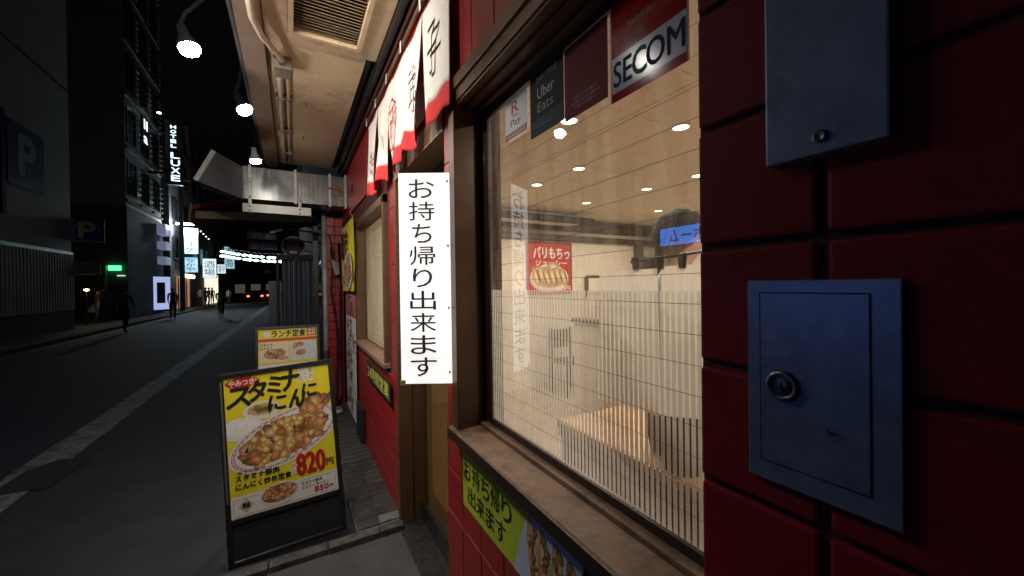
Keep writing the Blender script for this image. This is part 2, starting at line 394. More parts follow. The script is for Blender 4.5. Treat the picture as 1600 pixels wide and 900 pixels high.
tiles = [bevel_box_mesh('tile', m_redw, .024, .181, .196, .0035, 2) for _ in range(3)]
thalf = bevel_box_mesh('tile', m_redw, .024, .105, .196, .0035, 2)
def tile(y, z, me=None):
    o = link('tile', me or tiles[random.randrange(3)], shop)
    o.matrix_basis = wmat(shop).inverted() @ Matrix.Translation((.632+random.uniform(-.0008, .0008), y, z)) @ Matrix.Rotation(random.uniform(-.004, .004), 4, 'Z')
for r in range(5):
    for c in range(7): tile(.52+c*.185, .1+.2*r)
for r in range(5, 15): tile(1.65, .1+.2*r, thalf)
for c in range(16):
    y = 2.76+c*.185
    for r in range(12):
        z = .1+.2*r
        if 2.93 < y < 4.55 and z > .98: continue
        tile(y, z)
# upright boards over the window and a smooth red panel over the door bay
bdm = bevel_box_mesh('board', m_redw, .02, .186, .92, .003, 1)
for c in range(7):
    o = link('board', bdm, shop); o.matrix_basis = wmat(shop).inverted() @ Matrix.Translation((.628, .515+c*.19, 2.965))
MB().box(.614, .632, 1.76, 5.74, 2.52, 3.4).build('fascia_panel', m_redw, shop, bevel=.002)
MB().lathe([(.0, 0), (.05, 0), (.055, -.01), (.06, 0)], Matrix.Translation((.612, 4.75, 2.78)) @ Matrix.Rotation(R_(-90), 4, 'Y'), 18).build('vent_cap', m_blackm, shop)

# --- the big window
win = bpy.data.objects.new('window', None); COL.objects.link(win); win.parent = shop; win['label'] = 'wide brown framed shop window with striped frosted film'
fr = MB()
fr.box(.598, .70, 1.525, 1.585, 1.03, 2.49)       # left jamb
fr.box(.598, .70, .424, 1.585, 2.405, 2.488)      # head
fr.box(.588, .60, .424, 1.60, 2.452, 2.50)        # outer drip edge
fr.box(.70, .735, .43, 1.56, 2.385, 2.43)         # inner track, head
fr.box(.705, .74, 1.535, 1.58, 1.04, 2.43)
fr.box(.606, .612, .424, 1.525, 2.396, 2.4045)
fr.box(.65, .655, .424, 1.525, 2.394, 2.4045)
fr.build('frame', m_brown, win, bevel=.0015)
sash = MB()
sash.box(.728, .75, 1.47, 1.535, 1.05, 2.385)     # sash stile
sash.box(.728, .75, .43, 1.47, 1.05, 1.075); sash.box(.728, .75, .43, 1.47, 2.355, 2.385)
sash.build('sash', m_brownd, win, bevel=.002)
MB().prism([(.582, .43, .992), (.582, .43, 1.022), (.588, .43, 1.028), (.695, .43, 1.036), (.70, .43, .992)], (0, 1.168, 0)).build('sill', m_sill, win)
MB().box(.578, .5815, .43, 1.60, .985, 1.024).build('sill_edge', m_brownd, win)
MB().box(.70, .742, .43, 1.535, 1.03, 1.049).build('sill_track', m_sill, win, bevel=.003)
m_glass = glass_mat('window_glass', f0=.18, dust=.085, haze=.03, dustcol=(.72, .68, .61))
MB().quad((.736, .40, 1.05), (.736, 1.535, 1.05), (.736, 1.535, 2.40), (.736, .40, 2.40)).build('pane', m_glass, win, fix=False)
m_wire = mat('glass_wire', (.05, .045, .04), .5, .5)
wm_ = MB().tube([(0, -.57, 0), (0, .57, 0)], .0006, 4).mesh('wire', m_wire)
for i in range(21):
    o = link('wire', wm_, win); o.matrix_basis = wmat(win).inverted() @ Matrix.Translation((.7375, .965, 1.075+i*.065))
fm = film_mat('frosted_film', (.74, .71, .66), .90)
fb = MB(); y = .42; i = 0
while y < 1.465:
    fb.quad((.7395, y, 1.05), (.7395, y+.0108, 1.05), (.7395, y+.0108, 1.622), (.7395, y, 1.622)); y += .0158
fo = fb.build('frosted_film', fm, win, fix=False); fo['kind'] = 'stuff'; fo['label'] = 'frosted film of narrow vertical stripes'

# --- door bay
door = bpy.data.objects.new('door', None); COL.objects.link(door); door.parent = shop; door['label'] = 'brown framed glass entrance door in a recess'
d = MB(); d.box(.612, .775, 2.645, 2.70, .0, 2.47); d.box(.612, .775, 1.70, 2.645, 2.36, 2.468)
d.box(.64, .70, 2.632, 2.645, .0, 2.36); d.build('door_frame', m_brown, door, bevel=.002)
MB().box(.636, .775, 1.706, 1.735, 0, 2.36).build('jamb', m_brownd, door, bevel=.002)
d = MB(); d.box(.760, .80, 2.56, 2.632, .03, 2.36); d.box(.760, .80, 1.74, 1.81, .03, 2.36); d.box(.760, .80, 1.81, 2.56, 2.27, 2.36)
d.build('door_stile', mat('door_bronze', (.10, .062, .03), .3, .5, var=.2), door, bevel=.002)
MB().box(.757, .803, 1.74, 2.632, .02, .15).build('kick_rail', m_black, door, bevel=.002)
MB().box(.60, .80, 1.735, 2.64, .012, .022).build('threshold', m_steel, door, bevel=.001)
MB().quad((.78, 1.81, .15), (.78, 2.56, .15), (.78, 2.56, 2.27), (.78, 1.81, 2.27)).build('pane', glass_mat('door_glass', (.17, .12, .07), .07, .03, haze=.45, dustcol=(.10, .065, .03)), door, fix=False)
MB().tube([(.752, 1.86, .85), (.735, 1.86, .87), (.735, 1.86, 1.25), (.752, 1.86, 1.27)], .011, 8).build('handle', m_steel, door, smooth=True)
M = frame((.7555, 2.33, 1.35), **FACE_X)
s1 = thing('opening_hours_decal', 'narrow white outline decal on the entrance door below the lit sign', 'decal', M=M)
sheet('backing', mat('decal_brown', (.13, .085, .05), .4), s1, -.10, .02, -.24, .30, .001)
b = MB()
for (x0, x1, y0, y1) in ((-.10, -.095, -.2, .3), (.015, .02, -.2, .3), (-.1, .02, -.205, -.2)): b.box(x0, x1, y0, y1, .0015, .0022)
b.build('outline', m_white, s1, local=True)
for i in range(4): sheet('notice', m_white, s1, -.06, -.02, .20-i*.09, .245-i*.09, .002)

# --- side window
sw = bpy.data.objects.new('side_window', None); COL.objects.link(sw); sw.parent = shop; sw['label'] = 'brown framed side window with a pale blind'
d = MB(); d.box(.598, .69, 2.985, 3.04, 1.06, 2.34); d.box(.598, .69, 4.46, 4.52, 1.06, 2.34); d.box(.598, .69, 2.985, 4.52, 2.28, 2.345)
d.build('frame', m_brown, sw, bevel=.002)
MB().prism([(.585, 2.96, 1.03), (.585, 2.96, 1.06), (.69, 2.96, 1.075), (.69, 2.96, 1.03)], (0, 1.58, 0)).build('sill', m_sill, sw)
MB().quad((.66, 3.04, 1.07), (.66, 4.46, 1.07), (.66, 4.46, 2.28), (.66, 3.04, 2.28)).build('pane', glass_mat('side_glass', f0=.07, dust=.05), sw, fix=False)
b = MB(); N = 40
for i in range(N):
    z0 = 1.08+i*(1.2/N); z1 = z0+1.2/N*.98
    b.quad((.715+.002*(i % 2), 3.0, z0), (.715+.002*(i % 2), 4.5, z0), (.713, 4.5, z1), (.713, 3.0, z1))
b.build('blind', film_mat('blind_cloth', (.74, .68, .55), .97), sw, fix=False)

# ================================================================== DINING ROOM behind the glass
room = MB(); FL = .15
struct('room_floor', MB().box(.86, 5.6, -2, 4.72, -.01, FL), mat('room_floor', (.42, .33, .24), .5, var=.2))
struct('room_wall', MB().box(5.6, 5.7, -2, 4.8, 0, 2.8), m_cream)
bw = struct('back_wall', MB().box(.86, 5.6, 4.70, 4.8, 0, 2.8), m_cream)
struct('near_wall', MB().box(.86, 5.6, -2.1, -2.0, 0, 2.8), m_cream)
cl = struct('ceiling', MB().box(.85, 5.7, -2.1, 4.8, 2.665, 2.9), mat('ceiling_joint', (.12, .09, .06), .9))
pm = bevel_box_mesh('ceiling_panel', mat('ceiling_board', (.70, .63, .51), .8, var=.08, scale=4), .895, .447, .02, .002, 1)
for i in range(6):
    for j in range(15): link('ceiling_panel', pm, cl, Matrix.Translation((1.31+i*.9, -1.75+j*.45, 2.653)))
# dark timbers: rails on the back wall, posts, cross beams
def beam(label, x0, x1, y0, y1, z0, z1, m=m_dwood, name='timber'):
    o = MB().box(x0, x1, y0, y1, z0, z1).build(name, m, bevel=.004); return tag(o, label, 'beam')
tag(beam('dark timber rail high on the dining room back wall', .9, 5.59, 4.60, 4.695, 2.46, 2.60), group=None)
beam('lower dark timber rail across the back wall above the red poster', .9, 5.59, 4.62, 4.695, 2.30, 2.385)
beam('dark upright timber post on the back wall right of the red poster', 5.10, 5.22, 4.58, 4.694, FL, 2.298)
beam('short dark timber post at the far corner of the dining room', 5.48, 5.59, 4.40, 4.57, FL, 2.6)
o = MB().box(5.3, 5.59, 4.66, 4.694, 1.55, 2.1).build('wall_panel', mat('lattice_dark', (.05, .03, .02), .5, var=.6, scale=25), bevel=.003); tag(o, 'dark patterned panel on the back wall near the post', 'panel')
o = MB().box(4.05, 4.9, 4.66, 4.695, 1.5, 1.74).build('wall_hatch', m_cream, bevel=.003); tag(o, 'pale serving hatch shutter low on the back wall', 'hatch')
MB().box(4.0, 4.95, 4.645, 4.66, 1.745, 1.78).build('trim', m_dwood, o); MB().box(4.0, 4.045, 4.645, 4.69, 1.45, 1.745).build('trim', m_dwood, o)
tag(MB().tube([(2.2, 4.2, 2.53), (3.75, 4.2, 2.53)], .05, 12).build('air_pipe', m_blackm, smooth=True), 'black round pipe hanging under the dining room ceiling', 'pipe')
tag(MB().box(1.6, 3.6, 4.30, 4.56, 2.50, 2.64).build('air_curtain', mat('offwhite_plastic', (.7, .66, .58), .5), bevel=.03), 'pale long air conditioner housing under the ceiling', 'air conditioner')
# downlights
dl_pos = [(1.48, 1.86), (2.18, 1.60), (2.16, 2.59), (2.13, 3.2), (3.27, 2.82), (3.15, 3.64), (3.30, 2.25), (1.48, .4), (2.6, .3), (4.4, 3.6), (4.4, 1.6)]
m_dl = mat('downlight_lens', (.9, .85, .75), .4, emit=(1, .86, .64), es=9)
m_dlr = mat('downlight_ring', (.8, .78, .72), .4)
dl_pos.sort(key=lambda p: p[0]**2+p[1]**2); rank = ORD
for i, (x, y) in enumerate(dl_pos):
    t = thing('downlight', (rank[i]+' nearest recessed downlight in the dining room ceiling').replace('first ', '').replace('last', 'twelfth'), 'downlight', (x, y, 2.64), group='downlights in the dining room ceiling')
    MB().lathe([(.062, .005), (.062, -.004), (.05, -.006), (.048, .003)], n=24).build('ring', m_dlr, t, local=True, smooth=True)
    MB().disc((0, 0), .049, .049, -.002).build('lens', m_dl, t, local=True, fix=False)
    light('downlight_lamp', 'AREA', (x, y, 2.632), 14, (1, .88, .72), .09, (x, y, 0), parent=t)
# poster on the back wall
a = onY(822, 376, 4.69); c = onY(894, 457, 4.69)
M = frame(((a.x+c.x)/2, 4.688, c.z), (1, 0, 0), (0, 0, 1)); W2 = (c.x-a.x)/2; HH = a.z-c.z
po = thing('dumpling_poster', 'red framed poster of fried dumplings on the dining room back wall', 'poster', M=M)
MB().box(-W2, W2, -.02, HH, -.012, 0).build('board', mat('poster_frame_red', (.16, .02, .02), .4), po, local=True)
sheet('print', mat('poster_red', (.50, .035, .03), .5, var=.15), po, -W2+.03, W2-.03, 0, HH-.03, .001)
text('パリもちっ', m_white, po, -W2+.12, W2-.05, HH-.25, HH-.08, .002, bold=.03)
text('ジューシー', m_white, po, -W2+.15, W2-.1, HH-.36, HH-.27, .002, bold=.03)
text('450円', m_white, po, .10, W2-.04, .03, .10, .004, bold=.02)
b = MB(); b.col = (.70, .62, .50); b.disc((-.01, .22), W2-.06, .21, .002); b.col = (.55, .38, .2); b.disc((0, .24), W2-.12, .16, .0025)
for i in range(6): b.blob((-.25+i*.1, .25+.02*math.sin(i*2)), .055, .15, .003+.0002*i, (.72, .50, .27), rot=.35, jit=.06, n=14)
for i in range(6): b.blob((-.21+i*.1, .24), .012, .10, .0042, (.30, .12, .03), rot=.35, jit=.3)
b.blob((.05, .40), .1, .05, .0045, (.7, .5, .3)); b.build('food_print', PRINT, po, local=True, fix=False)
# tables and chairs seen through the film
def table(label, x0, x1, y0, y1):
    t = thing('dining_table', label, 'table', ((x0+x1)/2, (y0+y1)/2, FL), group='dining tables by the window')
    MB().box(x0, x1, y0, y1, FL+.70, FL+.74).build('tabletop', m_wood, t, bevel=.006)
    MB().box(x0+.01, x1-.01, y0+.01, y1-.01, FL+.655, FL+.698).build('apron', m_dwood, t)
    for x in (x0+.06, x1-.06):
        for y in (y0+.06, y1-.06): MB().box(x-.025, x+.025, y-.025, y+.025, FL, FL+.654).build('leg', m_dwood, t)
table('light wood dining table right behind the big window', 1.26, 2.3, -.3, 1.73)
fp_ = MB(); fp_.box(1.275, 1.295, -.29, 1.70, FL, FL+.654); fp_.build('front_panel', m_blackm, bpy.data.objects['dining_table'])
MB().box(1.297, 2.2, 1.69, 1.71, FL, FL+.654).build('end_panel', m_dwood, bpy.data.objects['dining_table'])
bn = thing('bench', 'dark upholstered bench between the window and the nearer table', 'bench', (1.0, .7, FL)); MB().box(.88, 1.22, -.3, 1.6, FL+.30, FL+.42).build('seat', m_blackm, bn, bevel=.02); MB().box(.92, 1.18, -.25, 1.55, FL, FL+.299).build('base', m_dwood, bn)
def chair(label, x, y, rz):
    t = thing('dining_chair', label, 'chair', M=Matrix.Translation((x, y, FL)) @ Matrix.Rotation(rz, 4, 'Z'), group='dining chairs')
    MB().box(-.2, .2, -.2, .2, .42, .46).build('seat', m_dwood, t, local=True, bevel=.01)
    MB().box(-.2, .2, .18, .21, .60, .86).build('backrest', m_dwood, t, local=True, bevel=.01)
    for sx in (-.18, .18):
        MB().box(sx-.018, sx+.018, -.19, -.155, 0, .42).build('leg', m_dwood, t, local=True)
        MB().box(sx-.018, sx+.018, .175, .205, 0, .88).build('leg', m_dwood, t, local=True)
chair('dark wood chair at the far side of the nearer table', 2.45, 1.1, -1.57)
chair('dark wood chair at the end of the nearer table', 2.4, .45, -1.5)
chair('dark wood chair standing by the back wall under the red poster', 3.3, 4.2, 0)
lw = thing('low_partition', 'cream low partition with dark capping rail in the dining room', 'partition', (3.0, 2.6, FL)); MB().box(2.9, 2.98, 1.2, 3.6, FL, FL+1.05).build('panel', m_cream, lw); MB().box(2.87, 3.01, 1.18, 3.62, FL+1.05, FL+1.09).build('capping', m_dwood, lw)
cd = thing('condiment_tray', 'black tray of sauce bottles on the nearer table', 'condiments', (1.75, 1.22, FL+.74))
MB().box(1.62, 1.88, 1.16, 1.30, FL+.741, FL+.79).build('tray', m_blackm, cd, bevel=.006)
for q in range(4):
    MB().lathe([(0, 0), (.026, 0), (.027, .09), (.012, .12), (.011, .14), (0, .14)], Matrix.Translation((1.66+q*.06, 1.23, FL+.752)), 12).build('bottle', (m_black, m_dwood, m_redink, m_black)[q], cd, smooth=True)
MB().box(1.64, 1.86, 1.32, 1.325, FL+.741, FL+.96).build('menu_card', m_redink, cd)
# menu papers on a clip rail just behind the glass
M = frame(at(1020, 408, 1.05), (.45, -.89, 0), (0, 0, 1))
mr = thing('clip_rail', 'black rail with clips holding white paper sheets behind the window', 'menu holder', M=M)
MB().tube([(-.06, 0, 0), (.14, .02, 0)], .004, 8).build('rail', m_black, mr, local=True)
for x in (-.045, .02, .075):
    MB().prism([(x-.008, -.022, -.006), (x+.008, -.022, -.006), (x+.012, .012, -.006), (x-.012, .012, -.006)], (0, 0, .014)).build('clip', m_black, mr, local=True, bevel=.002)
pw = film_mat('paper_sheet', (.85, .80, .71), .97)
MB().quad((-.16, -.40, .003), (.018, -.42, .002), (.012, -.02, .003), (-.15, -.026, .006)).build('paper', pw, mr, local=True, fix=False)
MB().quad((.02, -.42, .0), (.30, -.40, -.004), (.28, -.005, -.004), (.022, -.016, .0)).build('paper', pw, mr, local=True, fix=False)

# ================================================================== CANOPY over the pavement
can = thing('canopy', 'beige boarded canopy soffit over the shop front', 'canopy', (.1, 2.5, 3.17))
MB().box(-.12, .455, 2.70, 5.46, 3.17, 3.22).build('soffit', m_soffit, can)
# near panel with the vent opening
vx0, vx1, vy0, vy1 = .0, .405, 1.95, 2.62
d = MB(); z0, z1 = 3.155, 3.22
d.box(-.12, .51, vy1+.002, 2.698, z0, z1); d.box(-.12, vx0-.002, -1.5, vy1, z0, z1); d.box(vx1+.002, .51, -1.5, vy1, z0, z1); d.box(vx0-.002, vx1+.002, -1.5, vy0, z0, z1)
d.build('soffit_panel', m_soffit, can)
vent = bpy.data.objects.new('vent', None); COL.objects.link(vent); vent.parent = can; vent['label'] = 'slatted ventilation opening in the soffit'
d = MB()
for (a0, a1, b0, b1) in ((vx0, vx0+.028, vy0, vy1), (vx1-.028, vx1, vy0, vy1), (vx0+.028, vx1-.028, vy1-.028, vy1), (vx0+.028, vx1-.028, vy0, vy0+.028)): d.box(a0, a1, b0, b1, 3.143, 3.20)
d.build('frame', m_soffit, vent, bevel=.002)
m_slat = mat('grimy_slat', (.20, .145, .085), .8, var=.4, scale=25, bump=.4, bscale=120)
sm = MB().prism([(vx0+.03, 0, 0), (vx0+.03, .030, .018), (vx0+.03, .032, .014), (vx0+.03, .002, -.004)], (vx1-vx0-.06, 0, 0)).mesh('slat', m_slat)
for i in range(22):
    o = link('slat', sm, vent); o.matrix_basis = wmat(vent).inverted() @ Matrix.Translation((0, vy0+.028+i*.0278, 3.166+random.uniform(-.001, .001)))
MB().box(vx0, vx1, vy0, vy1, 3.206, 3.218).build('vent_back', m_blackm, vent)
d = MB(); d.prism([(-.25, -1.5, 3.10), (-.125, -1.5, 3.115), (-.125, -1.5, 3.30), (-.25, -1.5, 3.42)], (0, 6.96, 0)); d.build('edge_beam', m_lip, can)
MB().box(-.27, -.252, -1.5, 5.46, 3.095, 3.5).build('fascia', m_blackm, can)
MB().box(-.25, .62, -1.5, 5.46, 3.42, 3.5).build('roof', m_blackm, can)
# dark shutter rails between soffit and wall
for i, (x0, x1, z0, z1) in enumerate(((.47, .505, 3.17, 3.30), (.515, .55, 3.12, 3.32), (.565, .60, 3.09, 3.3))):
    MB().box(x0 if i else .515-.045, x1, -1.5 if i else 2.71, 5.46, z0 + (.03 if i == 0 else 0), z1).build('shutter_rail', m_black if i != 2 else mat('dark_oxide_rail', (.05, .018, .014), .5, var=.3), can, bevel=.003)
# conduits and junction box
jb = bpy.data.objects.new('junction_box', None); COL.objects.link(jb); jb.parent = can
MB().box(-.085, .02, 2.93, 3.08, 3.085, 3.168).build('box', mat('brown_box', (.13, .10, .07), .5, var=.2), jb, bevel=.006)
MB().box(-.05, -.02, 2.925, 2.9295, 3.11, 3.13).build('plate', m_steelw, jb)
def wig(p, q, n=12, a=.004): return [Vector(p).lerp(Vector(q), i/n)+Vector((random.uniform(-a, a), 0, random.uniform(-a, a)*.5)) for i in range(n+1)]
MB().tube(wig((-.06, 3.08, 3.145), (-.06, 5.25, 3.145)), .019, 10).build('conduit', m_conduit, can, smooth=True)
MB().tube(wig((-.005, 3.08, 3.150), (-.005, 5.25, 3.150)), .012, 10).build('conduit', m_conduit, can, smooth=True)
MB().tube([(-.03, 2.94, 3.13), (-.05, 2.86, 3.12), (-.13, 2.62, 3.085), (-.165, 2.45, 3.08), (-.175, 1.6, 3.08)], .017, 10).build('conduit', m_conduit, can, smooth=True)
for y in (3.5, 4.2, 4.9): MB().box(-.09, .02, y, y+.02, 3.122, 3.168).build('strap', m_steel, can, bevel=.001)
d = MB()
for y in (3.6, 4.4): d.tube([(.12, y, 3.171), (.12, y, 3.15), (.125, y+.02, 3.146)], .004, 6)
d.build('hook', m_steel, can)
b = MB(); b.disc((.10, 2.80), .045, .022, 3.1655, 14, .3, .25); b.build('bare_patch', mat('bare_plaster', (.62, .50, .36), .9, var=.2, scale=60), can)

# ================================================================== EXHAUST DUCT
du = thing('exhaust_duct', 'galvanised steel exhaust duct sticking out over the pavement', 'duct', (.62, 5.4, 2.66))
MB().box(-.47, .615, 5.25, 5.60, 2.66, 3.03).build('body', m_steel, du, bevel=.004)
for x in (-.40, .05, .42): MB().box(x-.014, x+.014, 5.232, 5.618, 2.642, 3.048).build('flange', m_steelw, du, bevel=.002)
MB().box(.585, .61, 5.225, 5.625, 2.635, 3.055).build('flange', m_steelw, du, bevel=.002)
hd = [(-.465, 3.01), (-.465, 2.65), (-.86, 2.80), (-.70, 3.14)]
d = MB()
for i in range(4):
    a, c = hd[i], hd[(i+1) % 4]
    if i == 2: continue
    d.quad((a[0], 5.24, a[1]), (c[0], 5.24, c[1]), (c[0], 5.61, c[1]), (a[0], 5.61, a[1]))
d.poly([(x, 5.24, z) for x, z in hd]); d.poly([(x, 5.61, z) for x, z in hd][::-1]); d.build('hood', mat('shaded_steel', (.045, .045, .05), .5, .3, var=.3, scale=8), du)  # hood steel coloured darker than the duct: its shade is put into the colour
d = MB(); a, c = Vector((-.86, 5.23, 2.80)), Vector((-.70, 5.23, 3.14))
nrm = Vector((-.905, 0, .425))
d.prism([a, c, c+nrm*.045, a+nrm*.045], (0, .02, 0)).build('hood_lip', m_steelw, du); d = MB(); d.prism([a+Vector((0, .37, 0)), c+Vector((0, .37, 0)), c+nrm*.045+Vector((0, .37, 0)), a+nrm*.045+Vector((0, .37, 0))], (0, .02, 0))
d.build('hood_lip', m_steelw, du)
d = MB(); d.tube([(-.47, 5.24, 2.65), (-.58, 5.23, 2.68), (-.72, 5.23, 2.70), (-.84, 5.23, 2.77)], .006, 6); d.build('hood_cable', m_black, du)
MB().box(-.47, .21, 5.20, 5.215, 2.505, 2.60).build('support_rail', m_steelw, du, bevel=.002)
for x in (-.40, .09):
    MB().box(x-.016, x+.016, 5.217, 5.231, 2.50, 2.90).build('hanger', m_steel, du, bevel=.001)
    for z in (2.525, 2.575, 2.68): MB().lathe([(0, .012), (.011, .01), (.012, 0)], Matrix.Translation((x, 5.20, z)) @ Matrix.Rotation(R_(90), 4, 'X'), 8).build('bolt', m_steel, du)
MB().box(.44, .57, 5.232, 5.248, 2.78, 2.92).build('latch', mat('rusty_iron', (.20, .12, .07), .7, .3, var=.4, scale=40), du, bevel=.004)
MB().tube([(.40, 5.225, 2.87), (.50, 5.22, 2.865), (.56, 5.22, 2.84)], .012, 8).build('latch_arm', MATS['rusty_iron'], du)

# ================================================================== SPOT LAMPS along the canopy edge
m_lens = mat('lamp_lens', (.9, .9, .9), .3, emit=(1, .94, .84), es=130)
m_lampb = mat('lamp_housing', (.003, .003, .0035), .9, spec=.1)
m_lamps = mat('lamp_shade_silver', (.5, .5, .55), .3, .6)
LAMPS = [((-.44, 1.62, 3.0), (.60, 2.2, 2.1), 'bare spot lamp over the near end of the shop front, out past the window', 21),
         ((-.44, 2.52, 2.88), (.35, 2.35, 1.7), 'lit spot lamp on the canopy edge highest in the picture', 6.5),
         ((-.27, 3.20, 2.88), (.45, 3.1, 2.2), 'lit spot lamp in the middle of the canopy edge', 6),
         ((-.285, 4.35, 2.86), (-.05, 5.0, 2.4), 'bell shaded spot lamp just above the exhaust duct', 3)]
for i, (p, tgt, lab, en) in enumerate(LAMPS):
    p = Vector(p); q = (Vector(tgt)-p).normalized()
    if i == 0: q = Vector((.42, .80, -.43)).normalized()
    if i == 1: q = Vector((.30, -.12, -.95)).normalized()
    if i == 2: q = Vector((.42, -.18, -.89)).normalized()
    if i == 3: q = Vector((.12, .1, -.98)).normalized()
    Mq = Matrix.Translation(p) @ q.to_track_quat('-Z', 'Y').to_matrix().to_4x4()
    t = thing('spot_lamp', lab, 'lamp', M=Mq, group='spot lamps on the canopy edge')
    MB().lathe([(.0, .11), (.02, .11), (.024, .06), (.04, .026), (.050, 0), (.0510, -.003), (.046, -.002)], n=28).build('shade', m_lamps if i == 3 else m_lampb, t, local=True, smooth=True)
    MB().lathe([(.0465, -.003), (.0455, -.018), (.037, -.031), (.020, -.039), (0, -.041)], n=24).build('lens', m_lens, t, local=True, smooth=True)
    top = Mq @ Vector((0, 0, .12))
    MB().tube([top, top+Vector((.02, 0, .06)), Vector((-.262, p.y, 3.30))], .010, 8).build('arm', m_lampb, t, smooth=True)
    MB().box(-.29, -.262, p.y-.04, p.y+.04, 3.26, 3.34).build('wall_mount', m_black, t)
    light('lamp_beam', 'AREA', p+q*.046, en, (1, .90, .76), .10, p+q, parent=t, spread=(150, 105, 105, 110)[i])

# ================================================================== NOREN curtain
nor = thing('noren_curtain', 'white split door curtain with red hem hanging over the entrance', 'curtain', (.585, 2.45, 2.35))
MB().tube([(.575, 1.42, 3.03), (.575, 3.46, 3.03)], .016, 10).build('pole', m_brown, nor, smooth=True)
def drape(y, z, ph, amp):
    k = min(1, max(0, (3.0-z)/.6))
    return .577 - amp*k*(math.sin(y*23+ph)*.6+math.sin(y*41+ph*2)*.3) - k*.008
NW = .385; edges = [1.485+i*NW for i in range(6)]
swing = [-.02, .04, -.02, .035, .02]
for i in range(5):
    y0, y1 = edges[i]+.004, edges[i+1]-.004; ph = i*1.7; amp = .034 if i else .010
    def pt(a, b):       # a across, b down
        z = 2.985-b*.60; y = y0+(y1-y0)*a
        gather = (.12 if i == 0 else .30)*b
        y = (y0+y1)/2+(y-(y0+y1)/2)*(1-gather)+swing[i]*b*b
        z += .03*math.sin(a*math.pi)*(-1)*(1-b)*.6 + (.012*math.sin(a*9+ph))*b
        return (drape(y, z, ph, amp) - abs(swing[i])*b*b*.6*math.sin(a*math.pi), y, z)
    for nm, b0, b1, m in (('panel', 0, .83, m_cloth), ('hem', .83, 1.0, m_clothr)):
        nx, nb = 22, 16 if nm == 'panel' else 5; g = MB()
        vs = [pt(ix/nx, b0+(b1-b0)*ib/nb) for ib in range(nb+1) for ix in range(nx+1)]
        g.add(vs, [(ib*(nx+1)+ix, ib*(nx+1)+ix+1, (ib+1)*(nx+1)+ix+1, (ib+1)*(nx+1)+ix) for ib in range(nb) for ix in range(nx)])
        o = g.build(nm, m, nor, smooth=True, fix=False)
        sol = o.modifiers.new('s', 'SOLIDIFY'); sol.thickness = .0015
    for yy in ((edges[i]+.03, edges[i]+NW-.03) if i == 0 else (edges[i]+NW-.03,)):
        g = MB(); g.quad((.592, yy-.014, 2.985), (.592, yy+.014, 2.985), (.592, yy+.014, 3.045), (.592, yy-.014, 3.045)).quad((.557, yy-.014, 2.98), (.557, yy+.014, 2.98), (.557, yy+.014, 3.045), (.557, yy-.014, 3.045)).quad((.557, yy-.014, 3.045), (.557, yy+.014, 3.045), (.592, yy+.014, 3.048), (.592, yy-.014, 3.048))
        g.build('loop', m_cloth, nor, fix=False)
FN = frame((.5535, 2.45, 2.35), **FACE_X)
nt_ = bpy.data.objects.new('brush_lettering', None); COL.objects.link(nt_); nt_.parent = nor; nt_.matrix_basis = wmat(nor).inverted() @ FN
def nchar(ch, yc, zc, w, h, m=m_ink, bold=.0): text(ch, m, nt_, (2.45-yc)-w/2, (2.45-yc)+w/2, zc-h/2-2.35, zc+h/2-2.35, 0, bold=bold)
nchar('子', 1.66, 2.70, .13, .22, bold=-.008); nchar('武', 1.99, 2.68, .14, .20, bold=-.008); nchar('い', 2.82, 2.64, .13, .16, bold=-.008); nchar('き', 3.17, 2.62, .12, .17, bold=-.008)
g = MB(); n = 32
for k in range(n):
    a0, a1 = k*2*math.pi/n, (k+1)*2*math.pi/n
    g.quad(*[(.0+r*math.cos(a)*.85, .30+r*math.sin(a)*1.25, .0005) for r, a in ((.115, a0), (.13, a0), (.13, a1), (.115, a1))])
so = g.build('seal', m_redink, nt_, local=True, fix=False)
text('天下', m_redink, nt_, -.06, .06, .21, .40, .001, bold=.02)

# ================================================================== LIT TAKE-AWAY SIGN
Q = Vector((.405, 1.692, 0)); P = Vector((.60, 1.581, 0)); xd = (P-Q).normalized(); HS = .918; WS = (P-Q).length
MS = frame(((P+Q)/2)+Vector((0, 0, 1.216)), xd, (0, 0, 1))
sg = thing('lit_sign', 'tall white illuminated sign box lettered in black beside the entrance', 'sign', M=MS)
m_lit = mat('lit_acrylic', (.70, .70, .69), .3, emit=(1, .97, .93), es=1.4)
def uneven(m, lo, hi, sc):       # tubes behind the acrylic: the glow is not quite even
    n = m.node_tree; t = n.nodes.new('ShaderNodeTexNoise'); t.inputs['Scale'].default_value = sc; g = n.nodes.new('ShaderNodeNewGeometry'); n.links.new(g.outputs['Position'], t.inputs['Vector'])
    r = n.nodes.new('ShaderNodeMapRange'); r.inputs[1].default_value = .3; r.inputs[2].default_value = .7; r.inputs[3].default_value = lo; r.inputs[4].default_value = hi; n.links.new(t.outputs[0], r.inputs[0]); n.links.new(r.outputs[0], n.nodes['Principled BSDF'].inputs['Emission Strength'])
uneven(m_lit, .85, 1.25, 4)
MB().box(-WS/2, WS/2, 0, HS, -.045, -.001).build('case', m_white, sg, local=True, bevel=.002)
sheet('front_face', m_lit, sg, -WS/2+.0015, WS/2-.0015, .0015, HS-.0015, .0008)
MB().quad((-WS/2+.002, .002, -.0462), (-WS/2+.002, HS-.002, -.0462), (WS/2-.002, HS-.002, -.0462), (WS/2-.002, .002, -.0462)).build('back_face', mat('lit_acrylic_back', (.85, .85, .83), .3, emit=(1, .97, .92), es=4), sg, local=True, fix=False)
m_signink = mat('sign_ink', (.11, .11, .112), .4)
vtext('お持ち帰り出来ます', m_signink, sg, -.012, .112, .022, HS-.025, .0016, bold=.006)
Mb = MS @ Matrix.Translation((0, 0, -.047)) @ Matrix.Rotation(math.pi, 4, 'Y')
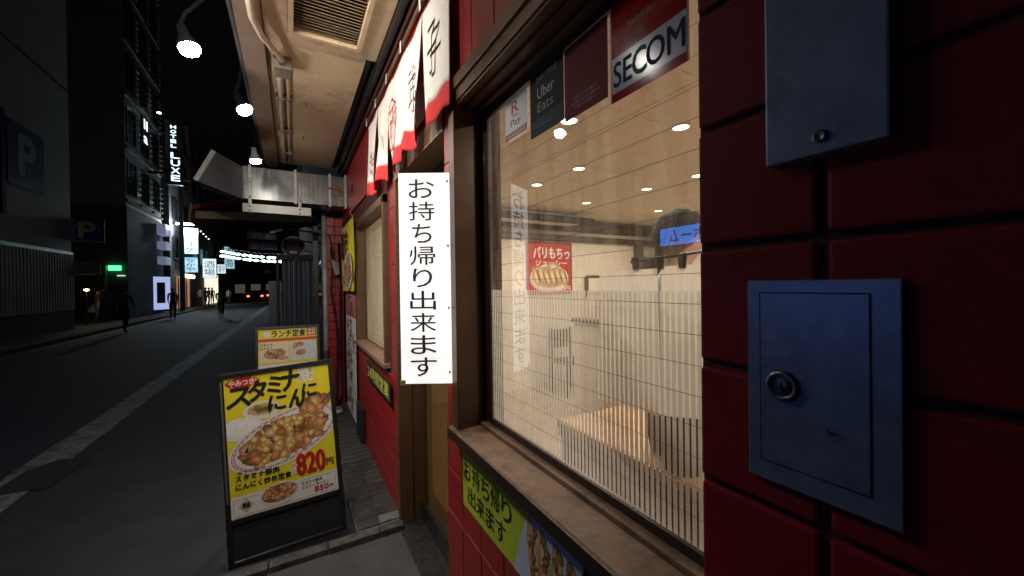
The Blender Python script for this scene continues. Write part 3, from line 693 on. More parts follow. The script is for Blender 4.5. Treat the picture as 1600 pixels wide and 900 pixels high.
bk = bpy.data.objects.new('back_lettering', None); COL.objects.link(bk); bk.parent = sg; bk.matrix_basis = MS.inverted() @ Mb
vtext('お持ち帰り出来ます', m_signink, bk, 0, .112, .022, HS-.025, .0006, bold=.03)
for y in (.05, .33, .60, .88): MB().lathe([(0, .003), (.004, .002), (.005, 0)], Matrix.Translation((WS/2-.012, y, .001)), 8).build('screw', m_grey, sg, local=True)
for y in (.12, .80): MB().box(WS/2-.001, WS/2+.055, y-.015, y+.015, -.04, -.012).build('bracket', m_black, sg, local=True)
MB().box(WS/2+.0005, WS/2+.018, .25, HS-.1, -.043, -.006).build('power_tray', m_black, sg, local=True)
MB().box(-WS/2-.004, -WS/2+.02, -.004, .018, .001, .003).build('corner_tape', mat('yellow_tape', (.6, .5, .2), .6), sg, local=True)

# ================================================================== STICKERS on the glass
GX = .7315
def sticker(name, label, y0, y1, z0, z1, m, thick=.0008, rad=0):
    M = frame((GX, (y0+y1)/2, z0), **FACE_X); t = thing(name, label, 'sticker', M=M); W = (y0-y1)/2; H = z1-z0
    if rad:
        pts = []
        for cx, cy, a0 in ((W-rad, H-rad, 0), (-W+rad, H-rad, 90), (-W+rad, rad, 180), (W-rad, rad, 270)):
            pts += [(cx+rad*math.cos(R_(a0+k*18)), cy+rad*math.sin(R_(a0+k*18)), 0) for k in range(6)]
        MB().prism(pts, (0, 0, thick)).build('backing', m, t, local=True)
    else: MB().box(-W, W, 0, H, 0, thick).build('backing', m, t, local=True)
    return t, W, H
def ygl(u, v): return onX(u, v, GX).y
t, W, H = sticker('payment_sticker', 'white sticker with red R and Pay on the window glass', ygl(790, 190), ygl(824, 170), 2.192, 2.345, m_white, rad=.018)
text('R', m_redink, t, -.030, .022, .092, .138, .0012, bold=.03); text('Pay', m_ink, t, -.038, .036, .038, .072, .0012, bold=.01)
MB().quad((-.026, .080, .0012), (.020, .080, .0012), (.012, .086, .0012), (-.020, .086, .0012)).build('underline', m_redink, t, local=True, fix=False)
sheet('band', mat('brick_red_print', (.33, .05, .04), .4), t, -W+.002, W-.002, .003, .027, .0011); text('使えます加盟店', m_white, t, -W+.015, W-.015, .008, .021, .0016)
m_dg = mat('dark_green_print', (.012, .018, .018), .6, spec=.15)
t, W, H = sticker('delivery_sticker', 'black delivery sticker with white and grey lettering next to the payment sticker', ygl(829, 160), ygl(881, 140), 2.146, 2.372, m_dg)
text('お届け対応店', mat('pale_print', (.42, .42, .42), .4), t, -.055, .06, .178, .198, .0012); text('Uber', mat('pale_print', (.42, .42, .42)), t, -.05, .045, .12, .158, .0012)
text('Eats', mat('sage_print', (.12, .17, .14), .4), t, -.05, .04, .075, .108, .0012); sheet('band', mat('slate_print', (.045, .065, .075), .6, spec=.15), t, -W+.001, W-.001, .002, .058, .001)
text('アプリでかんたん注文', MATS['sage_print'], t, -.07, .03, .026, .036, .0015)
t, W, H = sticker('red_delivery_sticker', 'dull red square sticker with faint small lettering between the black sticker and the security sticker', ygl(882.5, 130), ygl(950, 110), 2.134, 2.352, mat('maroon_print', (.17, .014, .016), .6, spec=.15))
b = MB(); m_fp = mat('faint_print', (.26, .10, .10), .4)
for i, (w_, y_) in enumerate(((.05, .055), (.06, .040), (.045, .026))): text('出前でお届け', m_fp, t, -w_, w_, y_-.005, y_+.005, .0012)
t, W, H = sticker('security_sticker', 'large red and white security sticker at the top right of the window', ygl(954, 80), ygl(1077.5, 60), 2.108, 2.42, mat('glossy_red_print', (.40, .012, .014), .12, coat=.5))
m_sil = mat('silver_print', (.62, .66, .70), .16)
sheet('band', m_sil, t, -W+.006, W-.006, .022, .112, .0012); sheet('edge', m_sil, t, -W, -W+.004, 0, H, .0011); sheet('edge', m_sil, t, W-.004, W, 0, H, .0011)
text('SE', mat('navy_print', (.015, .02, .07), .5, spec=.1), t, -W+.012, -W+.072, .036, .098, .0018, bold=.02); text('C', mat('teal_print', (.02, .25, .22), .5, spec=.1), t, -W+.075, -W+.117, .036, .098, .0018, bold=.03)
text('OM', MATS['navy_print'], t, -W+.118, W-.010, .036, .098, .0018, bold=.02)
text('Security', m_fp, t, -.055, .03, .160, .182, .0014); text('by', m_fp, t, -.025, .0, .126, .150, .0014)
# small flat printed sticker on the sash
M = frame((.7272, 1.502, 2.17), **FACE_X); t = thing('small_sash_sticker', 'tiny dark blue sticker on the left edge of the window', 'sticker', M=M)
sheet('backing', mat('dull_navy', (.03, .035, .08), .5), t, -.02, .02, 0, .04, .0006); sheet('stripe', m_grey, t, -.016, .016, .024, .029, .001); sheet('stripe', m_grey, t, -.016, .016, .012, .016, .001)
# lime board under the sill
M = frame((.6165, 1.13, .715), **FACE_X)
ls = thing('takeaway_board', 'lime green take-away board with dumpling picture under the window sill', 'sign', M=M)
MB().box(-.39, .39, 0, .225, -.004, 0).build('board', m_lime, ls, local=True)
for i, ch in enumerate('お持ち帰り'): text(ch, m_ink, ls, -.375+i*.083, -.305+i*.083, .122, .20, .0012, bold=.015)
for i, ch in enumerate('出来ます'): text(ch, m_ink, ls, -.335+i*.083, -.265+i*.083, .03, .105, .0012, bold=.015)
b = MB(); b.col = (.50, .56, .68)
b.poly([(.04, 0, .001), (.39, 0, .001), (.39, .225, .001), (.13, .225, .001), (.08, .12, .001)])
for i in range(5):
    b.blob((.16+i*.062, .11-.006*i), .030, .115, .0014+.0002*i, (.62, .45, .22), rot=.18-.05*i, jit=.05, n=18)
    for q in range(7): b.blob((.158+i*.062+random.uniform(-.012, .012), .03+q*.026), .013, .018, .0026, (.28, .11, .02), rot=random.random()*3, jit=.3)
b.build('food_print', PRINT, ls, local=True, fix=False)

# ================================================================== METAL BOXES on the pier
up = thing('metal_cover', 'plain grey metal cover plate high on the red pier', 'cover plate', M=frame((.614, .234, 1.806), **FACE_X))
MB().box(-.067, .067, 0, .26, -.02, .016).build('cover', m_plate, up, local=True, bevel=.003)
MB().lathe([(.0085, 0), (.0085, .0025), (.006, .004), (.002, .003), (0, .002)], Matrix.Translation((.0, .022, .016)), 14).build('screw', m_steel, up, local=True)
lo = thing('key_box', 'grey steel flush key box with round lock on the red pier', 'key box', M=frame((.6145, .248, 1.345), **FACE_X))
MB().box(-.087, .087, 0, .297, -.02, .004).build('plate', mat('brushed_steel', (.18, .225, .33), .34, .35, var=.25, scale=24), lo, local=True, bevel=.0015)
d = MB(); a0, a1, b0, b1 = -.068, .058, .03, .278
d.box(a0, a1, b0, b1, .004, .0049); d.build('box_door', mat('brushed_steel', (.18, .225, .33), .34, .35, var=.25, scale=24), lo, local=True, bevel=.0008)
d = MB(); g_ = .0015
for (x0, x1, y0, y1) in ((a0-g_, a0, b0, b1), (a1, a1+g_, b0, b1), (a0-g_, a1+g_, b0-g_, b0), (a0-g_, a1+g_, b1, b1+g_)): d.box(x0, x1, y0, y1, .0041, .0046)
d.build('gap', m_blackm, lo, local=True)
MB().lathe([(.0, .0085), (.0135, .0085), (.0145, .0075), (.0155, .0105), (.020, .0105), (.0225, .0058)], Matrix.Translation((-.038, .145, 0)), 24).build('lock', m_steel, lo, local=True, smooth=True)
MB().box(-.0395, -.0365, .139, .151, .0086, .0092).build('keyhole', m_blackm, lo, local=True)
MB().tube([(.014, .098, .0062), (.018, .094, .0062), (.022, .098, .0062)], .001, 5).build('scratch', m_blackm, lo, local=True)

# ================================================================== A-BOARDS
def aboard(name, label, base, xd, lean, W, H):
    yd = Vector((0, math.sin(lean), math.cos(lean)))
    M = frame(base, xd, yd); t = thing(name, label, 'sign', M=M, group='folding menu boards by the kerb'); w = W/2
    f = MB()
    f.box(-w, -w+.028, .0, H, -.02, .012); f.box(w-.028, w, .0, H, -.02, .012); f.box(-w+.028, w-.028, H-.028, H, -.02, .012); f.box(-w+.028, w-.028, .235, .262, -.02, .012)
    f.box(-w+.028, w-.028, .0, .022, -.018, .010)
    f.build('frame', m_black, t, local=True, bevel=.003)
    MB().box(-w+.028, w-.028, .03, .234, -.012, -.002).build('kick_panel', m_blackm, t, local=True, bevel=.002)
    MB().box(-w+.028, w-.028, .263, H-.028, -.014, -.003).build('backboard', m_blackm, t, local=True)
    r = MB(); ang = lean*2+.06; dz = -math.sin(ang); dy = -math.cos(ang)
    for x in (-w+.014, w-.014): r.tube([(x, H-.02, -.03), (x, H-.02+dy*(H-.03), -.03+dz*(H-.03))], .011, 6)
    r.tube([(-w+.014, H+dy*(H*.8), -.03+dz*(H*.8)), (w-.014, H+dy*(H*.8), -.03+dz*(H*.8))], .009, 6)
    r.build('rear_frame', m_black, t, local=True)
    return t, M
B1, MA = aboard('menu_board', 'black folding board with a big yellow stamina dish poster, nearest the camera', (-.03, 2.765, .022), (.62, -.012, .036), R_(9.2), .64, 1.125)
# straighten the small sideways lean of the pavement
def pp(u, v): q = plane_pt(MA, u, v); return q.x, q.y
p0 = plane_pt(MA, 346, 600); p1 = plane_pt(MA, 527, 770)
x0, x1, y0, y1 = -.292, .292, .262, 1.097
sheet('poster', m_yellow, B1, x0, x1, y0, y1, -.001)
PW, PH = x1-x0, y1-y0
def px(a): return x0+a*PW
def py(b): return y1-b*PH
def put(s, m, a0, a1, b0, b1, z=.0012, bold=.02, rot=0, shear=0): return text(s, m, B1, px(a0), px(a1), py(b1), py(b0), z, bold=bold, rot=rot, shear=shear)
# burst, headline
g = MB()
CLIP = (x0+.001, x1-.001, y0+.001, y1-.001)
g.poly([(max(x0+.002, px(.165)+(.165 if k % 2 else .14)*PW*math.cos(k*math.pi/14)), py(.048)+(.052 if k % 2 else .040)*PH*math.sin(k*math.pi/14)*.85, .0004) for k in range(28)]); g.build('burst', m_redink, B1, local=True, fix=False)
put('やみつき!', m_white, .04, .29, .025, .070, .001)
BR = mat('brush_ink', (.010, .010, .010), .5)
for ch, a0, a1, b0, b1 in (('ス', .015, .225, .085, .225), ('タ', .215, .375, .05, .20), ('ミ', .385, .525, .04, .165), ('ナ', .52, .695, .008, .165), ('に', .385, .555, .185, .295), ('ん', .58, .725, .165, .30), ('に', .715, .86, .135, .24)):
    put(ch, BR, a0, a1, b0, b1, .0014, bold=.045, shear=.12)
for i, s in enumerate(('豚肉', 'にんにく', 'にんにくの芽')):
    sheet('tag_print', m_white, B1, px(.815-i*.052)-.013, px(.815-i*.052)+.013, py(.115), py(.0)-.002, .0003)
    vtext(s, m_ink, B1, px(.815-i*.052), .019, py(.108), py(.012), .0008)
# dish
b = MB(); zz = .0002
def ell(ca, cb, ra, rb, col, rot=0, n=40, j=0):
    global zz; zz += .00006; b.col = col; b.disc((px(ca), py(cb)), ra*PW, rb*PW, zz, n, rot, j)
ell(.32, .275, .17, .095, (.78, .75, .70)); ell(.32, .268, .13, .062, (.62, .42, .18))
for q in range(60): b.blob((px(.32)+random.gauss(0, .045)*PW, py(.268)+random.gauss(0, .022)*PW), .012, .007, zz+.00003, random.choice([(.72, .5, .2), (.6, .36, .12), (.35, .4, .12)]), random.random()*3)
ell(.12, .385, .21, .115, (.80, .80, .79)); ell(.12, .372, .17, .075, (.86, .86, .85), j=.03)
DC, DB, R17 = .53, .505, R_(19)
ell(DC, DB, .555, .27, (.80, .76, .74), R17, 60); ell(DC, DB, .53, .25, (.55, .30, .32), R17, 60); ell(DC, DB, .495, .228, (.80, .76, .74), R17, 60); ell(DC, DB+.003, .44, .19, (.42, .20, .08), R17, 60, .03)
for k in range(44):       # printed key pattern round the rim
    an = k*2*math.pi/44; ex, ey = .513*PW*math.cos(an), .239*PW*math.sin(an)
    cx, cy = px(DC)+ex*math.cos(R17)-ey*math.sin(R17), py(DB)+ex*math.sin(R17)+ey*math.cos(R17)
    b.col = (.80, .74, .72); b.disc((cx, cy), .004, .009, zz+.00003, 6, an+R17)
zz += .0001
PAL = [(.55, .22, .08), (.62, .28, .11), (.45, .16, .06), (.70, .37, .15), (.26, .09, .04), (.64, .30, .17), (.72, .44, .24)]
for q in range(150):
    rr = math.sqrt(random.random()); an = random.random()*6.283
    ex, ey = .415*PW*rr*math.cos(an), .180*PW*rr*math.sin(an)
    cx, cy = px(DC)+ex*math.cos(R17)-ey*math.sin(R17), py(DB)+ex*math.sin(R17)+ey*math.cos(R17)
    kind = random.random(); zz += .000003
    if kind < .58: b.blob((cx, cy), random.uniform(.024, .050), random.uniform(.018, .036), zz, random.choice(PAL), random.random()*3, .3, 11)
    elif kind < .77: b.blob((cx, cy), random.uniform(.020, .028), random.uniform(.017, .024), zz, (.85, .50, .14), random.random()*3, .06, 12)
    elif kind < .89: b.blob((cx, cy), .05, .008, zz, (.30, .30, .11), random.choice((1.1, 1.3, .9, 2.4)), .1, 10)
    else: b.blob((cx, cy), .024, .019, zz, (.05, .03, .035), random.random()*3, .3, 9)
for q in range(12): zz += .000003; b.blob((px(.83)+random.gauss(0, .05)*PW, py(.30)+random.gauss(0, .03)*PW), .045, .034, zz, random.choice(PAL), random.random()*3, .25, 11)
b.col = (.16, .10, .09); zz += .0001
b.poly([(px(.89), py(.30), zz), (px(1), py(.225), zz), (px(1), py(.255), zz), (px(.90), py(.318), zz)])
# lower white strip with noodle bowl
b.col = (.80, .80, .79); zs = .00016; b.poly([(px(0), py(1), zs), (px(1), py(1), zs), (px(1), py(.84), zs), (px(0), py(.855), zs)])
b.build('dish_print', PRINT, B1, local=True, fix=False)
b = MB()
b.col = (.55, .42, .46)
for (a0, a1, c0, c1) in ((.02, .98, .985, .990), (.02, .025, .875, .985), (.975, .98, .855, .985), (.62, .98, .855, .860), (.02, .25, .872, .877)): b.quad((px(a0), py(c1), .0009), (px(a1), py(c1), .0009), (px(a1), py(c0), .0009), (px(a0), py(c0), .0009))
b.col = (.55, .50, .32); b.poly([(px(.13), py(.875), .0009), (px(.20), py(.925), .0009), (px(.13), py(.975), .0009), (px(.06), py(.925), .0009)])
b.col = (.75, .70, .67); b.disc((px(.43), py(.905)), .19*PW, .11*PW, .0010, 36, .12); b.col = (.30, .10, .06); b.disc((px(.43), py(.90)), .165*PW, .085*PW, .0011, 30, .12)
b.col = (.60, .52, .50); b.poly([(px(.30), py(.955), .00095), (px(.35), py(.988), .00095), (px(.52), py(.985), .00095), (px(.58), py(.94), .00095)])
for q in range(60):
    rr = math.sqrt(random.random()); an = random.random()*6.283
    b.blob((px(.43)+.15*PW*rr*math.cos(an), py(.90)+.075*PW*rr*math.sin(an)), random.uniform(.008, .018), random.uniform(.007, .013), .0013+q*.000004, random.choice(PAL), random.random()*3, .3)
b.build('noodle_print', PRINT, B1, local=True, fix=False)
CLIP = None
put('麺', m_ink, .095, .165, .905, .945, .0016, .03)
put('天下一の', m_ink, .07, .26, .685, .705, .0022); put('スタミナ豚肉', m_ink, .05, .44, .710, .752, .0022, .04); put('にんにく炒め定食', m_ink, .05, .55, .765, .810, .0022, .04)
sheet('price_tag', m_white, B1, px(.555), px(.60), py(.80), py(.715), .0019); vtext('税込', m_redink, B1, px(.577), .02, py(.795), py(.72), .0024)
put('820', m_redink, .61, .885, .665, .815, .0022, .05); put('円', m_ink, .90, .97, .745, .795, .0022, .03)
put('スタミナ豚肉', m_ink, .64, .84, .872, .894, .0022); put('にんにくラーメン', m_ink, .64, .91, .902, .924, .0022); put('850', m_redink, .76, .90, .930, .968, .0022, .05); put('円', m_ink, .91, .95, .940, .965, .0022)
m_cover = glass_mat('clear_cover', f0=.06, dust=0)
sheet('cover_sheet', m_cover, B1, x0, x1, y0, y1, .008)
MB().box(-.31, -.30, .36, 1.08, .0125, .014).build('scuff', m_grey, B1, local=True)

B2, M2 = aboard('menu_board', 'black folding board with a lunch set poster, standing behind the nearer board', (-.05, 4.78, .005), (1, -.01, 0), R_(9), .62, 1.23)
sheet('poster', m_white, B2, -.282, .282, .60, 1.20, -.001)
def s2(m, a0, a1, c0, c1, z=.0004): return sheet('print', m, B2, -.282+a0*.564, -.282+a1*.564, 1.2-c1*.36, 1.2-c0*.36, z)
def t2(s, m, a0, a1, c0, c1, z=.001, bold=.02): return text(s, m, B2, -.282+a0*.564, -.282+a1*.564, 1.2-c1*.36, 1.2-c0*.36, z, bold=bold)
s2(m_yellow, 0, 1, 0, 1.05, .0002); s2(mat('orange_print', (.62, .06, .03), .4), 0, 1, .28, .37); s2(mat('peach_print', (.86, .70, .42), .4), .02, .5, .37, 1.0); s2(mat('ice_print', (.58, .66, .74), .4), .52, .98, .40, .98)
s2(m_redink, .82, .99, .01, .25, .0006); t2('平日\n無料', m_white, .84, .97, .04, .22); t2('ランチ定食', m_ink, .22, .80, .03, .25, bold=.04); t2('スタミナ\nにんにく', m_ink, .03, .24, .42, .60, bold=.03)
b = MB(); b.col = (.8, .76, .72); b.disc((-.20, 1.145), .035, .03, .0008)
for c, r in (((-.13, .935), (.13, .07)), ((.10, 1.02), (.07, .035)), ((.12, .93), (.07, .045)), ((.06, .99), (.035, .02))):
    b.col = (.78, .72, .66); b.disc(c, r[0], r[1], .0008, 28, .1); b.col = (.45, .3, .16); b.disc(c, r[0]*.8, r[1]*.75, .0009, 24, .1)
    for q in range(26): b.blob((c[0]+random.uniform(-.7, .7)*r[0]*.8, c[1]+random.uniform(-.7, .7)*r[1]*.75), r[0]*.18, r[1]*.25, .001+q*.000004, random.choice(PAL), random.random()*3)
b.build('food_print', PRINT, B2, local=True, fix=False)
t2('820円', m_redink, .34, .48, .84, .94, bold=.03)
sheet('cover_sheet', m_cover, B2, -.282, .282, .60, 1.2, .008)

# ================================================================== BANNERS AND NOTICES on the side wall
M = frame((.597, 2.92+.62, .745), **FACE_X)
t = thing('hours_sign', 'black strip sign with yellow all-day opening lettering under the side window', 'sign', M=M)
ya, yb = onX(574, 590, .597), onX(610, 607, .597)
t.matrix_basis = frame((.597, (ya.y+yb.y)/2, .80), **FACE_X); hw = (ya.y-yb.y)/2
MB().box(-hw, hw, 0, .155, -.003, .002).build('board', m_blackm, t, local=True)
text('24時間営業', mat('yellow_letter', (.62, .60, .10), .5), t, -hw+.05, hw-.05, .02, .135, .003, bold=.02)
def wall_sheet(name, label, cat, u0, u1, zt, zb, mats, X=.590):
    a, c = onX(u0, 450, X).y, onX(u1, 450, X).y; M = frame((X, (a+c)/2, zb), **FACE_X); t = thing(name, label, cat, M=M); return t, (a-c)/2, zt-zb
t, W, H = wall_sheet('yellow_banner', 'yellow topped hanging food banner left of the side window', 'banner', 536.5, 554.5, 2.40, 1.60, None, .57)
g = MB(); nx, ny = 10, 12
g.add([(-W+2*W*i/nx, H*j/ny, .012*math.sin(i*.9+j*.3)*(1-j/ny)+.004) for j in range(ny+1) for i in range(nx+1)], [(j*(nx+1)+i, j*(nx+1)+i+1, (j+1)*(nx+1)+i+1, (j+1)*(nx+1)+i) for j in range(ny) for i in range(nx)])
g.build('cloth', m_yellow, t, local=True, smooth=True, fix=False)
text('激うま', m_ink, t, -W+.05, W-.45, .40, .72, .022, bold=.04)
b = MB(); b.col = (.75, .72, .66)
b.disc((.15, .24), .36, .22, .022)
for q in range(60): b.blob((.15+random.gauss(0, .15), .24+random.gauss(0, .09)), .06, .045, .0225+q*.00001, random.choice(PAL), random.random()*3)
b.build('food_print', PRINT, t, local=True, fix=False)
MB().tube([(-W, H, .006), (W, H, .006)], .008, 6).build('rod', m_steel, t, local=True)
MB().tube([(W-.1, H, .01), (W-.1, H+.06, .02), (W-.1, H+.10, -.01)], .006, 6).build('hook', mat('copper_hook', (.5, .2, .08), .4, .6), t, local=True)
zt = 1.56
for i, (lab, hh) in enumerate((('small red bordered food sheet below the yellow banner', .26), ('white menu sheet in the middle of the column below the banner', .40), ('white menu sheet second from the ground left of the side window', .40), ('lowest white menu sheet left of the side window', .38))):
    t, W, H = wall_sheet('menu_sheet', lab, 'menu', 540, 554.5, zt, zt-hh+.015, None); zt -= hh
    MB().box(-W, W, 0, H, -.002, .001).build('paper', m_white if i else mat('pink_sheet', (.55, .2, .18), .5), t, local=True)
    b = MB()
    for q in range(10): b.blob((random.uniform(-.8, .8)*W, random.uniform(.15, .9)*H), .07, .04, .0018+q*.00002, random.choice(PAL), random.random()*3)
    for q in range(6): b.col = (.05, .05, .05); yy = H*(.08+.15*q); xx = random.uniform(-.7, .1)*W; b.quad((xx, yy, .0025), (xx+.5*W, yy, .0025), (xx+.5*W, yy+.02, .0025), (xx, yy+.02, .0025))
    b.build('menu_print', PRINT, t, local=True, fix=False)
# end pier of small red bricks, drain pipe, cables and junk
ep = thing('end_pier', 'narrow pier of small red bricks at the far end of the shop front', 'wall', (.52, 5.85, 0))
MB().box(.41, .615, 5.79, 6.1, 0, 2.64).build('core', m_joint, ep)
bmz = [bevel_box_mesh('brick', m_redw, .098, .03, .112, .003, 1) for _ in range(2)]
for r in range(22):
    for c in range(2):
        o = link('brick', bmz[r % 2], ep); o.matrix_basis = wmat(ep).inverted() @ Matrix.Translation((.462+c*.102, 5.785+random.uniform(-.001, .001), .06+.118*r))
tag(MB().tube([(.385, 5.80, 0), (.385, 5.80, 2.66)], .032, 12).build('drain_pipe', mat('grey_pipe', (.30, .31, .32), .5, var=.25), smooth=True), 'grey upright drain pipe beside the small brick pier', 'pipe')
def cable(label, pts, r=.008, m=m_black): return tag(MB().tube(pts, r, 6).build('cable', m, smooth=True), label, 'cable')
cable('black cable sagging down the brick pier to the ground', [(.46, 5.72, 2.2), (.47, 5.70, 1.9), (.45, 5.71, 1.6), (.49, 5.69, 1.3), (.53, 5.70, .9), (.50, 5.68, .4), (.47, 5.62, .1), (.40, 5.5, .075)], .012)
cable('thick black cable with white tape bands hanging down the brick pier', [(.56, 5.74, 2.25), (.565, 5.73, 1.5), (.57, 5.73, .8), (.55, 5.70, .2), (.50, 5.6, .08)], .018)
fl = thing('flood_light', 'small grey flood light fixed on the end brick pier', 'lamp', (.50, 5.70, 2.0))
MB().prism([(.45, 5.70, 2.02), (.55, 5.70, 1.98), (.56, 5.70, 1.82), (.49, 5.70, 1.80)], (0, -.07, 0)).build('head', m_steel, fl, bevel=.006)
MB().tube([(.50, 5.70, 2.0), (.47, 5.70, 2.2), (.44, 5.74, 2.35)], .009, 6).build('arm', m_steel, fl)
pl = thing('cable_reel', 'white coiled cord lying on the dark tiles at the foot of the end pier', 'cord', (.46, 5.35, .065))
g = MB()
for k in range(3): g.tube([(.46+(.075-.01*k)*math.cos(a*.3), 5.35+(.10-.012*k)*math.sin(a*.3), .075+.012*k) for a in range(22)], .007, 6)
g.build('coil', mat('white_cord', (.55, .55, .56), .5), pl, smooth=True)
MB().box(.43, .49, 5.30, 5.40, .062, .11).build('plug_block', m_steelw, pl, bevel=.01)
tp = tag(MB().box(.575, .612, 4.10, 4.42, .06, .42).build('plant_trough', m_blackm, bevel=.01), 'black narrow box standing at the foot of the side wall', 'box')

# ================================================================== NEXT SHOP along the near side
nb = thing('neighbour_building', 'dark shop building next door beyond the exhaust duct', 'building', (.9, 8, 0))
MB().box(.62, 6, 6.11, 30, 0, 9).build('wall', mat('dark_render', (.05, .045, .042), .8, var=.2), nb)
for y in (7.6, 10.2, 13.0):
    f = MB().box(.60, .619, y, y+1.6, .9, 2.3).build('window', m_black, nb); MB().box(.596, .599, y+.08, y+1.52, .98, 2.22).build('pane', mat('dark_pane', (.02, .022, .025), .1), f)
nb2 = thing('corner_building', 'dark tall building further down the near side of the street', 'building', (.9, 45, 0))
MB().box(.62, 8, 30.2, 68, 0, 14).build('wall', MATS['dark_render'], nb2)
for y in range(32, 66, 4):
    for z in (3.2, 6.4, 9.6):
        f = MB().box(.60, .619, y, y+1.8, z, z+1.5).build('window', m_black, nb2); MB().box(.594, .599, y+.1, y+1.7, z+.1, z+1.4).build('pane', MATS['dark_pane'], f)
# awning
aw = thing('awning', 'dark red sloping awning over the next shop', 'awning', (.3, 9, 2.6))
MB().prism([(.61, 6.6, 3.35), (-1.15, 6.6, 2.78), (-1.15, 6.6, 2.72), (.61, 6.6, 3.28)], (0, 4.4, 0)).build('canvas', mat('red_canvas', (.22, .02, .02), .7, var=.15), aw)
MB().prism([(-1.17, 6.58, 2.80), (-1.19, 6.58, 2.55), (-1.17, 6.58, 2.55), (-1.15, 6.58, 2.80)], (0, 4.44, 0)).build('valance', mat('beige_canvas', (.25, .19, .13), .8, var=.2), aw)
for y in (6.62, 8.8, 10.98): MB().tube([(.60, y, 2.55), (-1.12, y, 2.70)], .018, 6).build('strut', m_black, aw)
MB().prism([(.58, 6.585, 2.64), (-1.12, 6.585, 2.60), (-1.12, 6.585, 2.70), (.58, 6.585, 2.76)], (0, .012, 0)).build('front_valance', MATS['beige_canvas'], aw)
# vinyl curtain in a dark frame
vc = thing('vinyl_curtain', 'dark blue grey vinyl curtain hanging in a black post frame', 'curtain', (.06, 6.5, 0))
g = MB(); nx = 60
for i in range(nx):
    def xz(k): return (-.135+k*(.40/nx), 6.50+.014*math.sin(k*.42)+.006*math.sin(k*1.1))
    a, c = xz(i), xz(i+1)
    for z0, z1 in ((.05, .75), (.75, 1.45), (1.45, 2.06)): g.quad((a[0], a[1], z0), (c[0], c[1], z0), (c[0], c[1], z1), (a[0], a[1], z1))
g.build('sheet', mat('vinyl_blue', (.045, .055, .08), .4, var=.1), vc, smooth=True, fix=False)
MB().box(-.20, .36, 6.44, 6.48, 2.06, 2.13).build('top_rail', m_blackm, vc); MB().box(.27, .345, 6.40, 6.48, 0, 2.62).build('post', m_black, vc, bevel=.004); MB().box(-.20, -.165, 6.46, 6.49, 0, 2.06).build('side_post', m_blackm, vc)
MB().box(-.30, -.14, 6.55, 6.57, .3, 1.75).build('side_panel', MATS['vinyl_blue'], vc)
# round sign on a bracket
rs = thing('round_sign', 'round dark hanging sign with a thin pale rim on a long bracket', 'sign', (.02, 7, 2.3))
MY = Matrix.Translation((.02, 7.0, 2.30)) @ Matrix.Rotation(R_(90), 4, 'X')
MB().lathe([(0, .03), (.155, .03), (.155, -.03), (0, -.03)], MY, 36).build('disc', mat('dark_sign', (.010, .010, .018), .5, spec=.2), rs)
MB().lathe([(.150, .032), (.165, .034), (.168, .0), (.165, -.034), (.150, -.032)], MY, 40).build('rim', m_steel, rs, smooth=True)
text('和', mat('sign_red', (.5, .04, .03), .5), rs, -.09, .0, -.03, .07, .036); text('酒', MATS['sign_red'], rs, .01, .09, -.03, .07, .036)
for o in rs.children:
    if o.name.startswith('lettering'): o.matrix_basis = Matrix.Rotation(R_(90), 4, 'X')
sheet('stripe', mat('lilac_print', (.25, .25, .45), .5), rs, -.05, .05, -.11, -.07, .036).matrix_basis = Matrix.Rotation(R_(90), 4, 'X')
MB().tube([(.60, 6.9, 2.42), (.3, 6.9, 2.53), (-.05, 6.9, 2.56), (-.28, 6.9, 2.50)], .012, 6).build('bracket', m_steel, rs, smooth=True)
MB().tube([(-.28, 6.9, 2.50), (-.12, 6.9, 2.55)], .022, 8).build('tube_lamp', m_white, rs)
for i, (x, z, lab) in enumerate(((-.40, 2.46, 'upper small dark lettered panel left of the round sign'), (-.38, 2.30, 'lower small dark lettered panel left of the round sign'))):
    t = thing('hanging_sign', lab, 'sign', M=frame((x, 7.05, z), (1, 0, 0), (0, 0, 1)))
    MB().box(-.19, .19, -.06, .06, -.01, 0).build('board', mat('slate_board', (.06, .06, .085), .5), t, local=True); text('居酒屋', MATS['lilac_print'], t, -.15, .12, -.04, .04, .001)

# ================================================================== FAR SIDE OF THE STREET
XW = -7.7
m_clad = mat('grey_cladding', (.78, .79, .77), .7, var=.1, scale=1.5)
m_dark = mat('charcoal_render', (.045, .047, .052), .8, var=.2, scale=1)
m_hot = mat('grey_green_tiles', (.20, .21, .19), .6, var=.15, scale=2)
m_dpane = MATS['dark_pane']
gb = thing('grey_building', 'tall pale grey building with corrugated lower wall on the left', 'building', (XW, 10, .12))
MB().box(XW-9, XW, -20, 22.2, 3.1, 26).build('wall', m_clad, gb)
MB().box(XW-9, XW+.03, -20, 22.25, .12, .9).build('plinth', m_conc, gb)
g = MB(); y = 2.0; prev = None                 # corrugated sheeting
while y < 22.2:
    for dy, dx in ((0, .0), (.03, .045), (.10, .045), (.13, .0)):
        p = (XW+.01+dx, y+dy)
        if prev: g.quad((prev[0], prev[1], .9), (p[0], p[1], .9), (p[0], p[1], 3.1), (prev[0], prev[1], 3.1))
        prev = p
    y += .19
g.build('corrugated_sheet', mat('corrugated_steel', (.48, .49, .45), .6, .15, var=.3, scale=1.5), gb, fix=False)
MB().box(XW-.01, XW+.05, 2, 22.23, 3.10, 3.22).build('flashing', m_steel, gb)
MB().box(XW+.001, XW+.018, 2, 22.2, 9.6, 9.66).build('wall_cable', m_blackm, gb)
